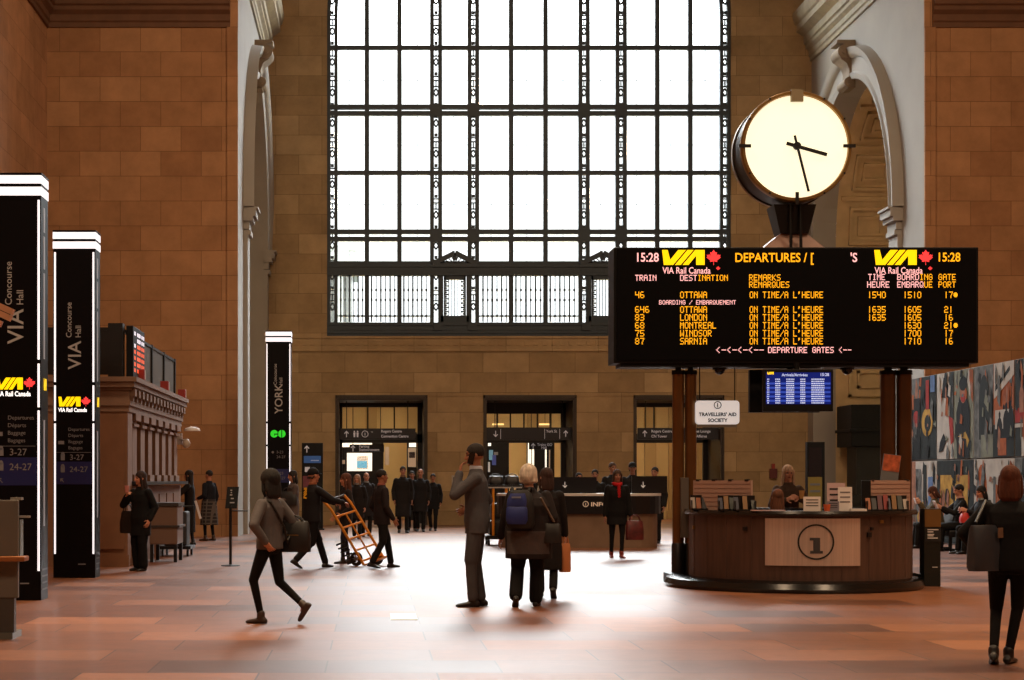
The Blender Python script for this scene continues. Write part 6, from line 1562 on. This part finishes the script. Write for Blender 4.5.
o = small('folder', 'white folded paper under the arm of the woman leaning on the ticket counter', 'paper', (gp(198.5, 44.5)[0], gp(190, 44.5)[1] - .12, .80), (.05, .02, .42), M_paper, (0, R(-16), 0), .002)
# emblem on the porter's back
T_ = port1['T']; m = MB()
def onback(u, v, w): return T_(u, .128 + w, v)
rot_e = lambda u, v, w: onback(.03 - (v - .0) , .30 + u, .004)
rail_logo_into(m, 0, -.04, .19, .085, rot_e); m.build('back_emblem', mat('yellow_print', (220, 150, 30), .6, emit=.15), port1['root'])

# orange hand truck between the porters
M_or = mat('orange_paint', (206, 128, 24), .45)
s58 = 58.5; Yh = F / s58
def hp(px, py, dy=0): return Vector(((px - VX) / s58, Yh + dy, HC + (VY - py) / s58))
tr0 = hp(362, 562)
ht = thing('hand_truck', 'orange tubular hand truck tilted back on its wheels between the two porters', 'hand truck', (tr0.x, Yh, 0))
lo_ = lambda p: p - Vector((tr0.x, Yh, 0))
top_, bot_ = lo_(hp(341, 506)), lo_(hp(374, 561.5))
ax = (bot_ - top_).normalized(); HWT = .24
# rails stand apart along Y and along the picture (truck is turned a little towards us)
side = Vector((.17, .20, .05))
ends = []
for sgn in (-1, 1):
    b = MB(); p0, p1 = top_ + side * sgn, bot_ + side * sgn
    hnd = p0 - ax * .12 + Vector((-.06, 0, .03)); b.path([hnd, p0, p1], .024, 10); b.build('side_rail', M_or, ht, smooth=True); ends.append((p0, p1, hnd))
for f in (.14, .34, .54, .74, .93):
    b = MB(); a_ = ends[0][0].lerp(ends[0][1], f); c_ = ends[1][0].lerp(ends[1][1], f); b.tube(a_, c_, .019); b.build('cross_bar', M_or, ht, smooth=True)
b = MB(); b.tube(ends[0][2], ends[1][2], .02); b.build('handle_bar', mat('grip_grey', (70, 66, 70), .5), ht, smooth=True)
b = MB(); a_ = ends[0][0].lerp(ends[0][1], .14).lerp(ends[1][0].lerp(ends[1][1], .14), .5); c_ = ends[0][0].lerp(ends[0][1], .93).lerp(ends[1][0].lerp(ends[1][1], .93), .5); b.tube(a_, c_, .015); b.build('centre_bar', M_or, ht, smooth=True)
toe = ax.cross(side).normalized(); toe = toe if toe.x > 0 else -toe
b = MB(); b.add([ends[0][1], ends[1][1], ends[1][1] + toe * .22, ends[0][1] + toe * .22, ends[0][1] + ax * .02, ends[1][1] + ax * .02, ends[1][1] + toe * .22 + ax * .02, ends[0][1] + toe * .22 + ax * .02], [(3, 2, 1, 0), (4, 5, 6, 7), (0, 1, 5, 4), (1, 2, 6, 5), (2, 3, 7, 6), (3, 0, 4, 7)]); b.build('toe_plate', M_or, ht)
for sgn in (-1, 1):
    c = bot_ - ax * .06 - toe * .14 + side * sgn * 1.05; c.z = .125
    wdir = side.copy(); wdir.z = 0; wdir.normalize()
    Rm = Vector((0, 0, 1)).rotation_difference(wdir).to_matrix().to_4x4()
    b = MB(); b.lathe([(.07, -.025), (.115, -.03), (.125, -.015), (.125, .015), (.115, .03), (.07, .025), (.07, -.025)], (0, 0, 0), 28); b.xf(Matrix.Translation(c) @ Rm); wh = b.build('wheel', M_black, ht, smooth=True)
    b = MB(); b.lathe([(0, -.02), (.035, -.02), (.035, .02), (0, .02)], (0, 0, 0), 16)
    for i in range(5): a_ = 2 * PI * i / 5; b.bar((.02 * math.cos(a_), .02 * math.sin(a_), 0), (.078 * math.cos(a_), .078 * math.sin(a_), 0), .018, .02)
    b.xf(Matrix.Translation(c) @ Rm); b.build('hub', mat('hub_steel', (130, 126, 124), .4, metal=.6), wh)
    b = MB(); b.tube(c, bot_ - ax * .06 + side * sgn, .015); b.build('axle_bracket', M_or, ht)
b = MB()
for i in range(7): p = ends[0][1] - ax * (.05 + i * .075) - toe * .10; b.bar(p, p - toe * .16 + Vector((-.05, 0, 0)), .012, .03)
b.build('stair_skids', M_black, ht)

# luggage cart behind the man in the suit
g = ground(503, 545)
lc = thing('luggage_cart', 'baggage cart with amber uprights half hidden between the suited man and the backpack woman', 'cart', (g.x, g.y, 0))
m = MB(); m.box(-.42, .42, -.35, .55, .14, .22); m.build('deck', M_black, lc)
for x in (-.24, .05, .2): m = MB(); m.tube((x, -.3, .2), (x, -.3, 1.30), .03); m.build('upright', M_or, lc, smooth=True)
m = MB(); m.box(-.4, .42, -.34, .3, 1.30, 1.36); m.build('upper_shelf', M_black, lc)
m = MB(); m.box(-.36, .4, -.355, -.34, 1.28, 1.31); m.build('shelf_edge', mat('pale_edge', (150, 144, 140), .4), lc)
for x in (-.34, .34):
    for y in (-.25, .45): m = MB(); m.tube((x - .025, y, .07), (x + .025, y, .07), .07, .07, 18); m.build('wheel', M_black, lc)
for z, w1_, lab in ((.22, .34, 'black suitcase lying on the lower deck of the baggage cart'), (.60, .30, 'dark holdall on top of the suitcase on the baggage cart')):
    c = thing('suitcase', lab, 'suitcase', (g.x + .02, g.y + .08, z)); m = MB(); m.box(-w1_, w1_, -.28, .3, 0, .34); m.build('shell', mat('black_case', (18, 17, 19), .6), c, bevel=.05)
    m = MB(); m.path([(-.1, -.28, .16), (-.1, -.31, .2), (.1, -.31, .2), (.1, -.28, .16)], .012); m.build('handle', mat('case_trim', (120, 116, 112), .5), c)
for x, lab in ((-.16, 'black bag on the shelf of the baggage cart, left one'), (.2, 'black bag on the shelf of the baggage cart, right one')):
    bag('travel_bag', lab, 'bag', (g.x + x, g.y - .02, 1.36), .34, .3, .2, M_bagdk, 0, handle=.06)
def point(name, loc, power, col, r=.3):
    l = bpy.data.lights.new(name, 'POINT'); l.energy = power; l.color = col; l.shadow_soft_size = r
    o = bpy.data.objects.new(name, l); COL.objects.link(o); o.location = loc; return o
WARM = (1, .70, .44)
for k, (x, y) in enumerate(((-3, 2), (13, 2), (-3, 20), (13.5, 20), (5, 33))):
    area('hall_lamp', (x, y, 19.5), (R(18), 0, 0), 3, 3, LAMP, WARM)
for x, y, p in ((9.5, 18, 300), (-2.5, 17, 210)):
    area('hall_downlight', (x, y, 13), (0, 0, 0), 1.2, 1.2, p, (1, .68, .38), spread=75)
for k, x in enumerate((.3, 5.2, 10)):
    area('passage_lamp', (x, 62.5, 4.9), (0, 0, 0), 2.5, .6, 130, (1, .78, .5))
cam = bpy.data.cameras.new('camera'); co = bpy.data.objects.new('camera', cam); COL.objects.link(co)
co.location = (0, 0, HC); co.rotation_euler = (R(90), 0, 0)
cam.sensor_fit = 'HORIZONTAL'; cam.sensor_width = 36; cam.lens = F / 1024 * 36
cam.shift_x = (512 - VX) / 1024; cam.shift_y = (VY - 340) / 1024
cam.clip_end = 500
SC.camera = co
vs = SC.view_settings; vs.view_transform = 'Standard'; vs.look = 'None'; vs.gamma = 1; vs.exposure = EXPOSURE; vs.use_curve_mapping = False
